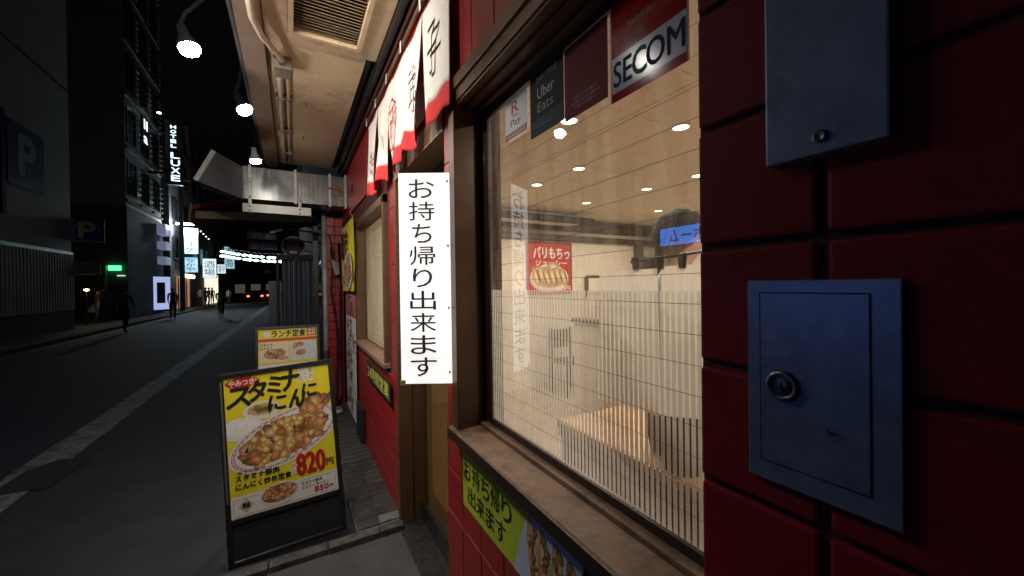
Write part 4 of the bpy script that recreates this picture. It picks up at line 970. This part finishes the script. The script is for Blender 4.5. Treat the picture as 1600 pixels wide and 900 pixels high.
# parking sign on the wall
def parking(name, label, M, w_, h_, ring, glyph):
    t = thing(name, label, 'sign', M=M); MB().box(-w_, w_, -h_, h_, -.08, 0).build('board', mat('parking_blue', (.03, .07, .34), .4), t, local=True, bevel=.01)
    text('P', glyph, t, -w_*.42, w_*.48, -h_*.62, h_*.66, .003, bold=.05)
    if ring:
        g = MB()
        for k in range(36):
            if k % 18 in (4, 5, 13, 12): continue
            a0, a1 = k*math.pi/18, (k+1)*math.pi/18
            g.quad(*[(r*math.cos(a), r*math.sin(a), .003) for r, a in ((h_*.82, a0), (h_*.9, a0), (h_*.9, a1), (h_*.82, a1))])
        g.build('ring', m_steelw, t, local=True, fix=False)
    return t
pk = parking('parking_sign', 'large blue parking sign with white P on the left building', frame((XW+.16, 18.95, 6.05), (0, 1, 0), (0, 0, 1)), 1.0, 1.0, False, mat('dull_white_letter', (.85, .85, .85), .6))
MB().box(-1.3, -1.1, -2.0, 1.2, -.12, 0).build('post', m_blackm, pk, local=True)
MB().box(-1.1, 1.0, -.1, .1, -.15, -.081).build('bracket', m_blackm, pk, local=True)
pk2 = parking('parking_sign', 'small blue parking sign with a ringed yellow P by the car park', frame((-7.35, 22.5, 4.15), (1, 0, 0), (0, 0, 1)), .52, .46, True, mat('dull_yellow_letter', (.75, .70, .35), .6))
MB().box(-.95, -.521, -.05, .05, -.07, -.02).build('bracket', m_blackm, pk2, local=True)
tag(MB().box(-8.2, -7.1, 22.9, 23.0, 2.35, 2.85).build('blank_panel', mat('pale_panel', (.22, .25, .25), .6)), 'blank pale panel under the small parking sign', 'sign')
# car park gap: back wall with a door and a green exit lamp
hb = thing('hotel_building', 'dark hotel with balconies and small uplights behind the hotel sign', 'building', (XW, 31, .12))
MB().box(XW-9, XW, 28.2, 34.6, .12, 30).build('wall', m_hot, hb)
MB().box(XW-9, XW+.04, 28.15, 34.65, .12, 6.2).build('base_wall', m_dark, hb)
for fz in range(8):
    z = 6.6+fz*2.9
    MB().box(XW+.001, XW+.10, 28.2, 34.6, z-.18, z).build('ledge', mat('pale_ledge', (.16, .165, .15), .6), hb)
    for y in (28.5, 30.7, 32.9):
        f = MB().box(XW+.002, XW+.05, y, y+1.35, z+.25, z+2.2).build('window', m_black, hb)
        MB().box(XW+.051, XW+.054, y+.08, y+.63, z+.33, z+2.12).build('pane', m_dpane, f); MB().box(XW+.051, XW+.054, y+.71, y+1.27, z+.33, z+2.12).build('pane', m_dpane, f)
    for y in (30.05, 32.25, 34.35):
        o = MB()
        for q in range(6): o.box(XW+.06, XW+.12, y-.16, y+.30, z+.25+q*.33, z+.30+q*.33)
        o.build('louvre', MATS['pale_ledge'], hb)['kind'] = 'stuff'
for iu, y in enumerate((30.1, 32.3, 34.4)):
    t = thing('wall_uplight', ('nearest', 'middle', 'farthest')[iu]+' of three small wall uplights on the hotel front', 'lamp', (XW+.14, y, 6.55), group='uplights on the hotel front')
    MB().lathe([(0, -.05), (.05, -.05), (.06, .08), (.05, .08)], n=12).build('housing', m_black, t, local=True); MB().disc((0, 0), .05, .05, .07, 12).build('lens', mat('uplight_lens', (.9, .9, .7), .4, emit=(.9, 1, .65), es=8), t, local=True, fix=False)
    light('uplight_beam', 'SPOT', (XW+.2, y, 6.75), 22, (.88, 1, .68), .05, (XW+.02, y, 12), 70, .8, parent=t)
g = thing('lit_window_sign', 'tiny bright lettered window high on the hotel', 'sign', M=frame((XW+.06, 31.4, 11.3), (0, 1, 0), (0, 0, 1)))
m_ws = mat('white_glow', (.9, .9, .95), .4, emit=(.75, .85, 1), es=2.2)
text('II\na', m_ws, g, -.35, .35, -.7, .7, .02, bold=.03); sheet('backing', m_blackm, g, -.5, .5, -.9, .9, .005)
# hotel sign
hs = thing('hotel_sign', 'tall dark projecting sign with glowing vertical HOTEL LUXE letters', 'sign', M=frame((-6.40, 31.9, 8.35), (1, 0, 0), (0, 0, 1)))
MB().box(-.42, .42, 0, 4.05, -.25, 0).build('box', mat('sign_navy', (.05, .055, .07), .5), hs, local=True, bevel=.02)
MB().box(-1.3, -.42, .6, .75, -.18, -.08).build('bracket', m_black, hs, local=True); MB().box(-1.3, -.42, 3.2, 3.35, -.18, -.08).build('bracket', m_black, hs, local=True)
m_hl = mat('hotel_letter_glow', (.8, .9, 1), .4, emit=(.62, .86, 1), es=2.2)
for i, ch in enumerate('HOTEL'): text(ch, m_hl, hs, -.16, .10, 3.56-i*.30, 3.76-i*.30, .01, bold=.05)
for i, ch in enumerate('LUXE'): text(ch, m_hl, hs, -.17, .26, 1.68-i*.48, 2.04-i*.48, .01, bold=.03)
tl_ = tag(MB().lathe([(0, .08), (.09, .05), (.11, 0), (.0, -.02)], Matrix.Translation((-7.1, 31.9, 12.75)), 14).build('sign_lamp', mat('sign_lamp_glow', (.9, 1, .9), .4, emit=(.8, 1, .85), es=12)), 'small bright lamp above the hotel sign', 'lamp')
# exit lamp and doorway in the car park
ex = thing('exit_lamp', 'small glowing green exit lamp over a dark doorway', 'lamp', (-8.15, 28.1, 2.75))
MB().box(-8.4, -7.9, 28.03, 28.12, 2.72, 2.98).build('case', mat('exit_green', (.1, .6, .2), .4, emit=(.05, 1, .18), es=4), ex, bevel=.03)
MB().box(-8.05, -7.75, 28.0, 28.1, 2.42, 2.47).build('strip', mat('pale_green_glow', (.8, 1, .9), .4, emit=(.6, .9, .75), es=1.2), ex)
tag(MB().box(-8.55, -8.47, 28.0, 28.14, .12, 3.0).build('door_post', mat('grey_post', (.2, .2, .2), .6)), 'pale door post below the green exit lamp', 'post')
wl = thing('garage_lamp', 'small yellow lamp low at the edge of the grey building', 'lamp', (-7.95, 24.2, 1.7))
MB().lathe([(0, .05), (.07, .03), (.09, -.02), (0, -.05)], n=12).build('bulb', mat('warm_glow', (1, .85, .5), .4, emit=(1, .72, .32), es=12), wl, local=True); MB().box(-.02, .02, -.02, .02, -1.6, -.05).build('post', m_black, wl, local=True)
light('garage_glow', 'POINT', (-7.9, 24.1, 1.7), 10, (1, .75, .4), .08, parent=wl)
# ground floor of the hotel: lit display case, ribbed panels, pole
dc = thing('display_case', 'glowing white framed display case at the hotel entrance', 'display case', M=frame((XW+.30, 32.9, .35), (.5, .87, 0), (0, 0, 1)))
MB().box(-.72, .72, 0, 2.2, -.15, 0).build('case', m_black, dc, local=True)
g = MB()
for (x0_, x1_, y0_, y1_) in ((-.68, -.30, .04, 2.16), (.30, .68, .04, 2.16), (-.30, .30, .04, .45), (-.30, .30, 1.80, 2.16)): g.quad((x0_, y0_, .004), (x1_, y0_, .004), (x1_, y1_, .004), (x0_, y1_, .004))
g.build('lit_border', mat('lavender_glow', (.8, .8, 1), .4, emit=(.50, .58, 1), es=.75), dc, local=True, fix=False); sheet('dark_panel', m_blackm, dc, -.3, .3, .45, 1.8, .003)
for i, (z, h_) in enumerate(((5.3, .7), (4.35, .5), (3.35, .5))):
    o = MB().box(XW+.05, XW+.5, 33.3, 34.5, z, z+h_).build('ribbed_panel', mat('frosted_blue_panel', (.5, .55, .7), .4, emit=(.5, .6, .9), es=.22)); tag(o, ('topmost', 'middle', 'lowest')[i]+' of three faintly lit panels above the display case', 'panel')
up_ = thing('utility_pole', 'grey utility pole between the hotel and the lit shops', 'pole', (-6.95, 36.2, .12))
MB().tube([(-6.95, 36.2, .12), (-6.95, 36.2, 11)], [.17, .12], 12).build('post', m_conc, up_, smooth=True); MB().box(-7.5, -6.4, 36.14, 36.26, 9.6, 9.7).build('cross_arm', m_steel, up_)
# --- further shops
def shop_bldg(label, y0, y1, h, m, rows=3):
    t = thing('shop_building', label, 'building', (XW, (y0+y1)/2, .12)); MB().box(XW-8, XW, y0, y1, .12, h).build('wall', m, t)
    n = max(1, int((y1-y0)/2.6))
    for r in range(rows):
        for k in range(n):
            yy = y0+(k+.2)*(y1-y0)/n; f = MB().box(XW+.002, XW+.05, yy, yy+1.5, 4.0+r*3, 5.6+r*3).build('window', m_black, t); MB().box(XW+.051, XW+.054, yy+.1, yy+1.4, 4.1+r*3, 5.5+r*3).build('pane', m_dpane, f)
    return t
ba = shop_bldg('dark narrow building with the tall blue lit signs', 36.6, 43.2, 13, m_dark); bb = shop_bldg('dark building with the white square sign', 43.3, 52, 16, mat('brown_render', (.06, .05, .045), .8), 4); bc = shop_bldg('last dark building before the crossing', 52.1, 69, 12, m_dark)
m_int = mat('warm_shop_glow', (.8, .6, .4), .6, emit=(1, .62, .34), es=1.0, var=.3)
f = MB().box(XW+.003, XW+.06, 38.2, 42.4, .2, 2.7).build('shop_front', mat('warm_front', (.5, .3, .2), .5, emit=(1, .55, .3), es=.28, var=.5, scale=3), ba)
for y in (38.3, 39.6, 40.9, 42.2): MB().box(XW+.061, XW+.12, y, y+.12, .2, 2.7).build('mullion', m_dwood, f)
for i in range(6):
    t = thing('paper_lantern', ORD[i]+' small bright lantern from the left over the warm lit shop front', 'lantern', (XW+.35, 38.3+i*.75, 2.75), group='lanterns over the warm shop front')
    MB().lathe([(0, .16), (.08, .15), (.12, .05), (.12, -.06), (.08, -.15), (0, -.16)], n=12).build('paper', mat('lantern_glow', (1, .9, .75), .6, emit=(1, .82, .6), es=4), t, local=True, smooth=True)
    MB().lathe([(.05, .155), (.05, .19), (0, .19)], n=8).build('cap', m_black, t, local=True)
def lit_sign(label, x, y, z0, z1, w_, txt, col, es, ink, vert=True):
    t = thing('shop_sign', label, 'sign', M=frame((x, y, z0), (1, 0, 0), (0, 0, 1))); h = z1-z0
    MB().box(-w_/2, w_/2, 0, h, -.2, 0).build('case', m_black, t, local=True); sheet('lit_face', mat('lit_'+label[:18].replace(' ', '_'), (.9, .95, 1), .4, emit=col, es=es), t, -w_/2+.03, w_/2-.03, .03, h-.03, .004)
    if vert: vtext(txt, ink, t, 0, w_*.6, .1, h-.1, .01)
    else: text(txt, ink, t, -w_*.38, w_*.38, h*.12, h*.88, .01)
    MB().box(-w_/2-.5, -w_/2, h*.7, h*.7+.06, -.13, -.07).build('bracket', m_black, t, local=True)
    return t
bl = mat('blue_ink', (.01, .03, .15), .5)
cy = (.38, .78, 1)
lit_sign('tall cyan lit sign under the bright white lamp', -6.75, 37.6, 4.35, 6.35, 1.05, 'カラオケ', cy, .75, bl)
lit_sign('second cyan lit sign below the tall one', -6.75, 37.7, 2.95, 4.15, .95, 'なかや', cy, .7, bl)
lit_sign('white rounded square lit sign further along', -6.6, 44.5, 2.7, 4.5, 1.05, '酒\n場', (.75, .95, 1), .95, m_grey, False)
lit_sign('small white lit sign past the square one', -6.6, 50.5, 3.3, 4.3, 1.0, '営業中', (.7, .92, 1), .85, m_grey, False)
lit_sign('cyan and grey upright sign high before the crossing', -6.3, 55, 4.0, 6.6, 1.0, '薬局', cy, .55, bl)
lp = thing('bright_street_lamp', 'very bright white lamp on the front above the cyan sign', 'lamp', (-6.9, 37.4, 6.6))
MB().box(-7.5, -6.2, 37.35, 37.5, 6.55, 6.68).build('tube', mat('cool_tube_glow', (1, 1, 1), .4, emit=(.85, .93, 1), es=30), lp, bevel=.03); MB().box(-7.69, -7.5, 37.38, 37.46, 6.6, 6.7).build('arm', m_black, lp)
light('street_lamp_glow', 'POINT', (-6.8, 37.1, 6.45), 600, (.82, .92, 1), .3, parent=lp)
f2 = MB().box(XW+.003, XW+.5, 49, 53.5, .2, 3.2).build('kiosk_front', mat('bright_front', (.8, .75, .6), .5, emit=(1, .9, .68), es=1.1, var=.5, scale=2)); tag(f2, 'bright lit shop front with white glow near the crossing', 'shop front')
for i in range(4): 
    t = thing('eave_bulb', ORD[i]+' tiny bulb from the left in the short row beside the bright lamp', 'bulb', (-6.3, 39+i*1.1, 6.3-.08*i), group='bulbs beside the bright lamp'); MB().lathe([(0, .06), (.06, 0), (0, -.06)], n=8).build('glass', MATS['lantern_glow'], t, local=True)
# festoon of lights across the far end
m_fb = mat('festoon_glow', (.9, 1, 1), .4, emit=(.72, .95, 1), es=6)
fb_ = MB().lathe([(0, .10), (.16, .06), (.20, 0), (.16, -.06), (0, -.10)], n=8).mesh('glass', m_fb)
fs_ = MB().lathe([(.05, .1), (.05, .28), (0, .28)], n=6).mesh('socket', m_black)
for j in range(2):
    a = onY(347, 393+j*7, 40); c = onY(460, 404+j*5, 34)
    tag(MB().tube([a+Vector((0, 0, .3)), (a+c)/2+Vector((0, 0, .15)), c+Vector((0, 0, .3))], .02, 5).build('festoon_wire', m_black), ('upper', 'lower')[j]+' wire of the light string across the street', 'wire')
    for i in range(13):
        p = a.lerp(c, (i+random.uniform(-.2, .2))/12); p.z -= .35*math.sin(math.pi*i/12)*.4
        t = thing('festoon_bulb', ORD[i]+' bulb from the left in the '+('upper', 'lower')[j]+' row of the street light string', 'bulb', p, group='bulbs of the festoon across the street')
        link('glass', fb_, t); link('socket', fs_, t)
# end of the street: cross-street buildings, red lamp, cars
eb = thing('end_building', 'dark low building closing the street beyond the crossing', 'building', (-8, 88, 0)); MB().box(-60, 60, 86, 95, 0, 13).build('wall', m_dark, eb)
for i in range(9):
    f = MB().box(-14+i*2.4, -12.3+i*2.4, 85.9, 85.99, .8, 2.6).build('window', m_black, eb); MB().box(-13.9+i*2.4, -12.4+i*2.4, 85.85, 85.89, .9, 2.5).build('pane', mat('dim_lit_pane', (.4, .4, .3), .4, emit=(.9, .85, .6), es=.06+.0), f)
sg_ = thing('traffic_light', 'distant red traffic light above the crossing', 'traffic light', (-3.4, 71, 0)); MB().tube([(-3.4, 71, 0), (-3.4, 71, 4.2)], .06, 8).build('post', m_black, sg_); MB().box(-3.9, -3.0, 70.9, 71.1, 4.1, 4.5).build('case', m_black, sg_); MB().disc((-3.62, 0), .13, .13, 0, 12).build('lens', mat('red_signal', (1, .1, .1), .4, emit=(1, .07, .05), es=8), sg_, local=True, fix=False)
sg_.children[-1].matrix_basis = Matrix.Translation((3.4, -.12, 4.3)) @ Matrix.Rotation(R_(90), 4, 'X')
m_tail = mat('tail_light', (1, .1, .05), .4, emit=(1, .08, .03), es=9)
def car(label, x, y, rz, m):
    t = thing('parked_car', label, 'car', M=Matrix.Translation((x, y, .004)) @ Matrix.Rotation(rz, 4, 'Z'), group='cars at the crossing')
    body = [(-.2, -2.0, .35), (-.2, -2.05, .75), (-.2, -1.2, .95), (-.2, 1.5, .98), (-.2, 2.0, .85), (-.2, 2.05, .35)]
    MB().prism([(-.82, b_, c_) for _, b_, c_ in body], (1.64, 0, 0)).build('body', m, t, local=True, bevel=.05)
    MB().prism([(-.72, 1.6, .98), (-.72, 1.15, 1.42), (-.72, -.35, 1.45), (-.72, -1.1, .96)], (1.44, 0, 0)).build('cabin', m_dpane, t, local=True, bevel=.05)
    for sx in (-.78, .78):
        for sy in (-1.3, 1.3): MB().lathe([(0, .09), (.2, .09), (.31, .07), (.31, -.07), (.2, -.09), (0, -.09)], Matrix.Translation((sx, sy, .31)) @ Matrix.Rotation(R_(90), 4, 'Y'), 16).build('wheel', m_blackm, t, local=True)
        MB().box(sx*.95-.14, sx*.95+.14, -2.08, -2.03, .62, .80).build('tail_light', m_tail, t, local=True)
    return t
car('dark car with red tail lights waiting at the crossing', -4.4, 62, .08, mat('car_dark', (.03, .03, .04), .25, .3))
car('dark car turning at the crossing with one bright tail light', -1.4, 66, -.5, MATS['car_dark']); car('dark saloon crossing at the end of the street', -3.0, 75.5, 1.57, mat('car_blue', (.03, .04, .08), .25, .3))
# the front across the way whose blue lights show in the glass and on the steel box
op = thing('opposite_shop', 'blue lit shop front opposite, seen mirrored in the glass', 'shop front', (-7.3, 4, .12))
MB().box(XW+.05, -7.35, .6, 7.5, .12, 3.6).build('wall', m_dark, op)
f = MB().box(-7.349, -7.30, 2.1, 4.6, 1.0, 2.6).build('window', m_black, op); MB().box(-7.299, -7.295, 2.18, 3.34, 1.08, 2.52).build('pane', mat('blue_window_glow', (.3, .4, .9), .3, emit=(.20, .36, 1), es=1.5), f); MB().box(-7.299, -7.295, 3.42, 4.52, 1.08, 2.52).build('pane', MATS['blue_window_glow'], f)
M = frame((-7.25, 6.35, 2.62), (0, 1, 0), (0, 0, 1)); hm = bpy.data.objects.new('home_sign', None); COL.objects.link(hm); hm.parent = op; hm.matrix_basis = wmat(op).inverted() @ M
MB().box(-.75, .75, 0, .50, -.09, 0).build('case', m_black, hm, local=True); sheet('lit_face', mat('blue_sign_glow', (.2, .4, 1), .4, emit=(.04, .25, 1), es=3.5), hm, -.73, .73, .02, .48, .003); text('ホーム', m_ink, hm, -.6, .45, .08, .42, .01, bold=.01)

# ================================================================== PEOPLE
PPL = []
def person(name, label, loc, rz, h, top, legs, stride=.12, lean=0, arms=((.0, .0), (.0, .0)), seat=False, group='people on the street', shoe=None, headturn=0):
    """one continuous skinned figure; arms = (swing, lift) for left and right in radians"""
    k = h/1.72; me = bpy.data.meshes.new('body'); vs, es, rad = [], [], []
    def V(p, r, par=None):
        vs.append(Vector(p)*k); rad.append(r*k if not isinstance(r, tuple) else (r[0]*k, r[1]*k))
        if par is not None: es.append((par, len(vs)-1))
        return len(vs)-1
    sl, cl_ = math.sin(lean), math.cos(lean)
    def up(z, y=0, x=0): d = z-.95; return (x, y-d*sl, .95+d*cl_) if d > 0 else (x, y, z)
    pel = V((0, 0, .95), (.145, .105)); wa = V(up(1.10), (.13, .095), pel); ch = V(up(1.30), (.155, .11), wa); sh = V(up(1.43), (.12, .085), ch); ne = V(up(1.51, -.005), .052, sh)
    j = V(up(1.57, -.02), (.062, .075), ne); hd_ = V(up(1.645, -.025), (.074, .092), j); V(up(1.71, -.015), (.055, .07), hd_)
    nose = V(up(1.60, -.115), .014, j)
    for s, (sw, lf) in zip((-1, 1), arms):
        a = V(up(1.40, 0, .17*s), .055, sh); ca, sa = math.cos(sw), math.sin(sw)
        e = V(up(1.40-.27*ca, -.27*sa, (.19+.04*lf)*s), .042, a); w_ = V(up(1.40-.27*ca-.23*math.cos(sw+lf), -.27*sa-.23*math.sin(sw+lf), .195*s), .030, e)
        dv = Vector((0, -math.sin(sw+lf), -math.cos(sw+lf)))
        wp = Vector((.195*s, -.27*sa-.23*math.sin(sw+lf), 1.40-.27*ca-.23*math.cos(sw+lf)))
        pm_ = V(up((wp+dv*.06).z, (wp+dv*.06).y, wp.x), (.018, .034), w_)
        for q in range(4): fp = wp+dv*(.115+.012*(1.5-abs(q-1.5)))+Vector((-.006*s, (q-1.5)*.019, 0)); V(up(fp.z, fp.y, fp.x), .0085, pm_)
        th = wp+dv*.07+Vector((-.01*s, -.045, 0)); V(up(th.z, th.y, th.x), .009, w_)
    for s in (-1, 1):
        st_ = stride*s; hp = V((.085*s, 0, .90), .092, pel)
        if seat: kn = V((.09*s, -.36, .86+.06*s), .068, hp); an = V((.09*s, -.26, .44+.09*s), .043, kn); V((.09*s, -.40, .40+.09*s), .035, an)
        else: kn = V((.09*s, -.04-st_*.8, .49), .066, hp); an = V((.085*s, -st_*1.1+.03+abs(st_)*.2, .085+(.03 if st_ < 0 else 0)), .042, kn); V((.09*s, -st_*1.1-.13, .035), .034, an)
    me.from_pydata(vs, es, []); t = bpy.data.objects.new('tmp', me); COL.objects.link(t)
    md = t.modifiers.new('k', 'SKIN'); md.use_smooth_shade = True; md.branch_smoothing = .6
    for i, r in enumerate(rad): me.skin_vertices[0].data[i].radius = r if isinstance(r, tuple) else (r, r)
    me.skin_vertices[0].data[0].use_root = True
    t.modifiers.new('s', 'SUBSURF').levels = 1; t.modifiers['s'].render_levels = 1
    o = thing(name, label, 'person', M=Matrix.Translation(Vector(loc)) @ Matrix.Rotation(rz, 4, 'Z'), group=group)
    b_ = link('body', bpy.data.meshes.new('body'), o)
    hr = MB(); n1, n2 = 14, 9; hv = []
    for i in range(n2+1):
        ph = math.pi*.62*i/n2
        for q in range(n1):
            an = q*2*math.pi/n1; front = max(0, -math.sin(an)); rr = 1+random.uniform(-.05, .05)
            pz = 1.645+.098*math.cos(ph*(1-.28*front))*rr; py_ = -.012+.108*math.sin(ph*(1-.28*front))*math.sin(an)*rr; pxx = .090*math.sin(ph*(1-.28*front))*math.cos(an)*rr
            hv.append(Vector(up(pz, py_, pxx))*k)
    hr.add(hv, [(i*n1+q, i*n1+(q+1) % n1, (i+1)*n1+(q+1) % n1, (i+1)*n1+q) for i in range(n2) for q in range(n1)]); hr.build('hair', m_hair, o, local=True, smooth=True, fix=False)
    ey = MB()
    for s in (-1, 1): c = Vector(up(1.635, -.112, .03*s))*k; ey.lathe([(0, .006), (.009, .003), (.011, -.004), (0, -.008)], Matrix.Translation(c) @ Matrix.Rotation(R_(90), 4, 'X'), 8)
    ey.build('eyes', m_ink, o, local=True)
    PPL.append((t, b_, [top, legs, m_skin, shoe or m_black], k, seat)); return o
def flush_people():
    bpy.context.view_layer.update(); dg = bpy.context.evaluated_depsgraph_get()
    for t, b_, ms, k, seat in PPL:
        me = bpy.data.meshes.new_from_object(t.evaluated_get(dg)); me.materials.clear()
        for m in ms: me.materials.append(m)
        for p in me.polygons:
            c = p.center/k; p.use_smooth = True; z = c.z
            if seat: p.material_index = 2 if z > 1.47 else (0 if z > .98 else (1 if z > .50 else 3))
            elif z > 1.49: p.material_index = 2
            elif abs(c.x) > .155 and z < 1.12 and z > .55: p.material_index = 2
            elif z > .93: p.material_index = 0
            elif z > .09: p.material_index = 1
            else: p.material_index = 3
        me.name = 'body'; b_.data = me; bpy.data.objects.remove(t)
    PPL.clear()
c_dk = mat('dark_jacket', (.05, .05, .06), .8); c_gr = mat('grey_shirt', (.10, .105, .12), .8); c_wh = mat('white_shirt', (.5, .5, .5), .8); c_tr = mat('dark_trousers', (.03, .032, .045), .8); c_be = mat('beige_shirt', (.22, .19, .15), .8)
person('person', 'person in dark vest with light sleeves bending forward with a white bag', (-8.15, 26.6, .12), .35, 1.72, c_gr, c_tr, .08, .35, ((.25, .1), (.1, .2)))
bgo = thing('white_bag', 'bulging white plastic bag hanging from the bending person\'s hand', 'bag', (-8.42, 26.3, .55)); MB().lathe([(0, .0), (.13, .03), (.19, .14), (.16, .28), (.05, .36), (.035, .42), (0, .42)], n=16).build('sack', mat('white_plastic', (.6, .6, .62), .5, bump=.6, bscale=20), bgo, local=True, smooth=True); MB().tube([(-.04, 0, .40), (.02, .02, .50), (.05, 0, .40)], .012, 6).build('handle', MATS['white_plastic'], bgo, local=True)
bp = thing('backpack', 'dark backpack on the bending person\'s back', 'bag', (-8.1, 26.8, 1.15)); MB().box(-.15, .15, -.05, .16, 0, .42).build('pack', c_dk, bp, local=True, bevel=.05); MB().tube([(-.1, -.05, .4), (-.1, -.16, .3), (-.1, -.05, .02)], .018, 6).build('strap', c_dk, bp, local=True)
person('person', 'person in dark clothes walking at the left road edge, largest figure', (-5.66, 20.4, 0), 2.9, 1.72, c_dk, c_tr, .14, .03, ((.3, .2), (-.3, .2)))
person('person', 'person in dark clothes walking away in front of the warm lit shop', (-5.9, 28.4, 0), 3.3, 1.75, c_dk, c_tr, .13, .02, ((-.25, .2), (.3, .2)), shoe=m_white)
person('person', 'person half hidden at the edge of the grey building', (-7.95, 25.2, .12), 2.2, 1.6, c_dk, c_gr, .05, .05)
for i, (x, y, top, lab) in enumerate(((-7.0, 42.6, c_wh, 'person in a white shirt before the bright shop fronts'), (-6.9, 44.2, c_dk, 'person in dark clothes next to the white shirted one'), (-5.9, 50.5, c_wh, 'person in a white shirt standing at the kerb right of the cyclist'), (-7.0, 46.5, c_be, 'person in a beige shirt under the white square sign'), (-7.1, 49.0, c_dk, 'small dark figure before the bright lit front'), (-1.45, 40, c_be, 'small figure at the near side far down the street'))):
    person('person', lab, (x, y, .12 if x < -6.6 else .004), random.uniform(2, 4), 1.7, top, c_tr, random.uniform(.03, .12), 0, ((.2, .2), (-.2, .2)))
# cyclist
cyb = thing('bicycle', 'bicycle ridden away down the middle of the road', 'bicycle', M=Matrix.Translation((-3.45, 26.4, 0)) @ Matrix.Rotation(math.pi, 4, 'Z'))
for y in (-.52, .52):
    wv = MB(); Mw = Matrix.Translation((0, y, .33)) @ Matrix.Rotation(R_(90), 4, 'Y'); wv.lathe([(.31, .014), (.33, .0), (.31, -.014), (.30, 0), (.31, .014)], Mw, 28)
    wh = wv.build('wheel', m_blackm, cyb, local=True); sp = MB()
    for q in range(10): sp.tube([(0, y, .33), (0, y+.30*math.cos(q*.628), .33+.30*math.sin(q*.628))], .0025, 4)
    sp.build('spokes', m_steel, wh, local=True)
fr_ = MB()
for a, c in (((0, .52, .33), (0, .10, .30)), ((0, .10, .30), (0, .22, .78)), ((0, .52, .33), (0, .20, .70)), ((0, .10, .30), (0, -.34, .72)), ((0, .2, .70), (0, -.36, .80)), ((0, -.52, .33), (0, -.33, .98))): fr_.tube([a, c], .016, 6)
fr_.build('bike_frame', m_steel, cyb, local=True)
MB().tube([(-.28, -.28, 1.02), (-.1, -.34, 1.0), (.1, -.34, 1.0), (.28, -.28, 1.02)], .013, 6).build('handlebar', m_black, cyb, local=True); MB().box(-.07, .07, .10, .34, .78, .83).build('saddle', m_black, cyb, local=True, bevel=.02)
MB().lathe([(0, .02), (.03, .01), (.03, -.01), (0, -.02)], Matrix.Translation((0, .40, .72)) @ Matrix.Rotation(R_(90), 4, 'X'), 10).build('reflector', m_redink, cyb, local=True)
person('person', 'cyclist in a pale grey shirt riding away down the road', (-3.45, 26.4-.2, 0), math.pi, 1.72, mat('pale_grey_shirt', (.50, .51, .58), .8), c_tr, 0, .12, ((.75, .35), (.75, .35)), seat=True)
# cook behind the glass
person('person', 'kitchen worker with black hair and white shirt behind the window', (1.385, 1.085, .16), R_(62), 1.77, c_wh, c_tr, .02, .05, ((.2, .9), (.2, .9)), group=None)
flush_people()
flush_texts()
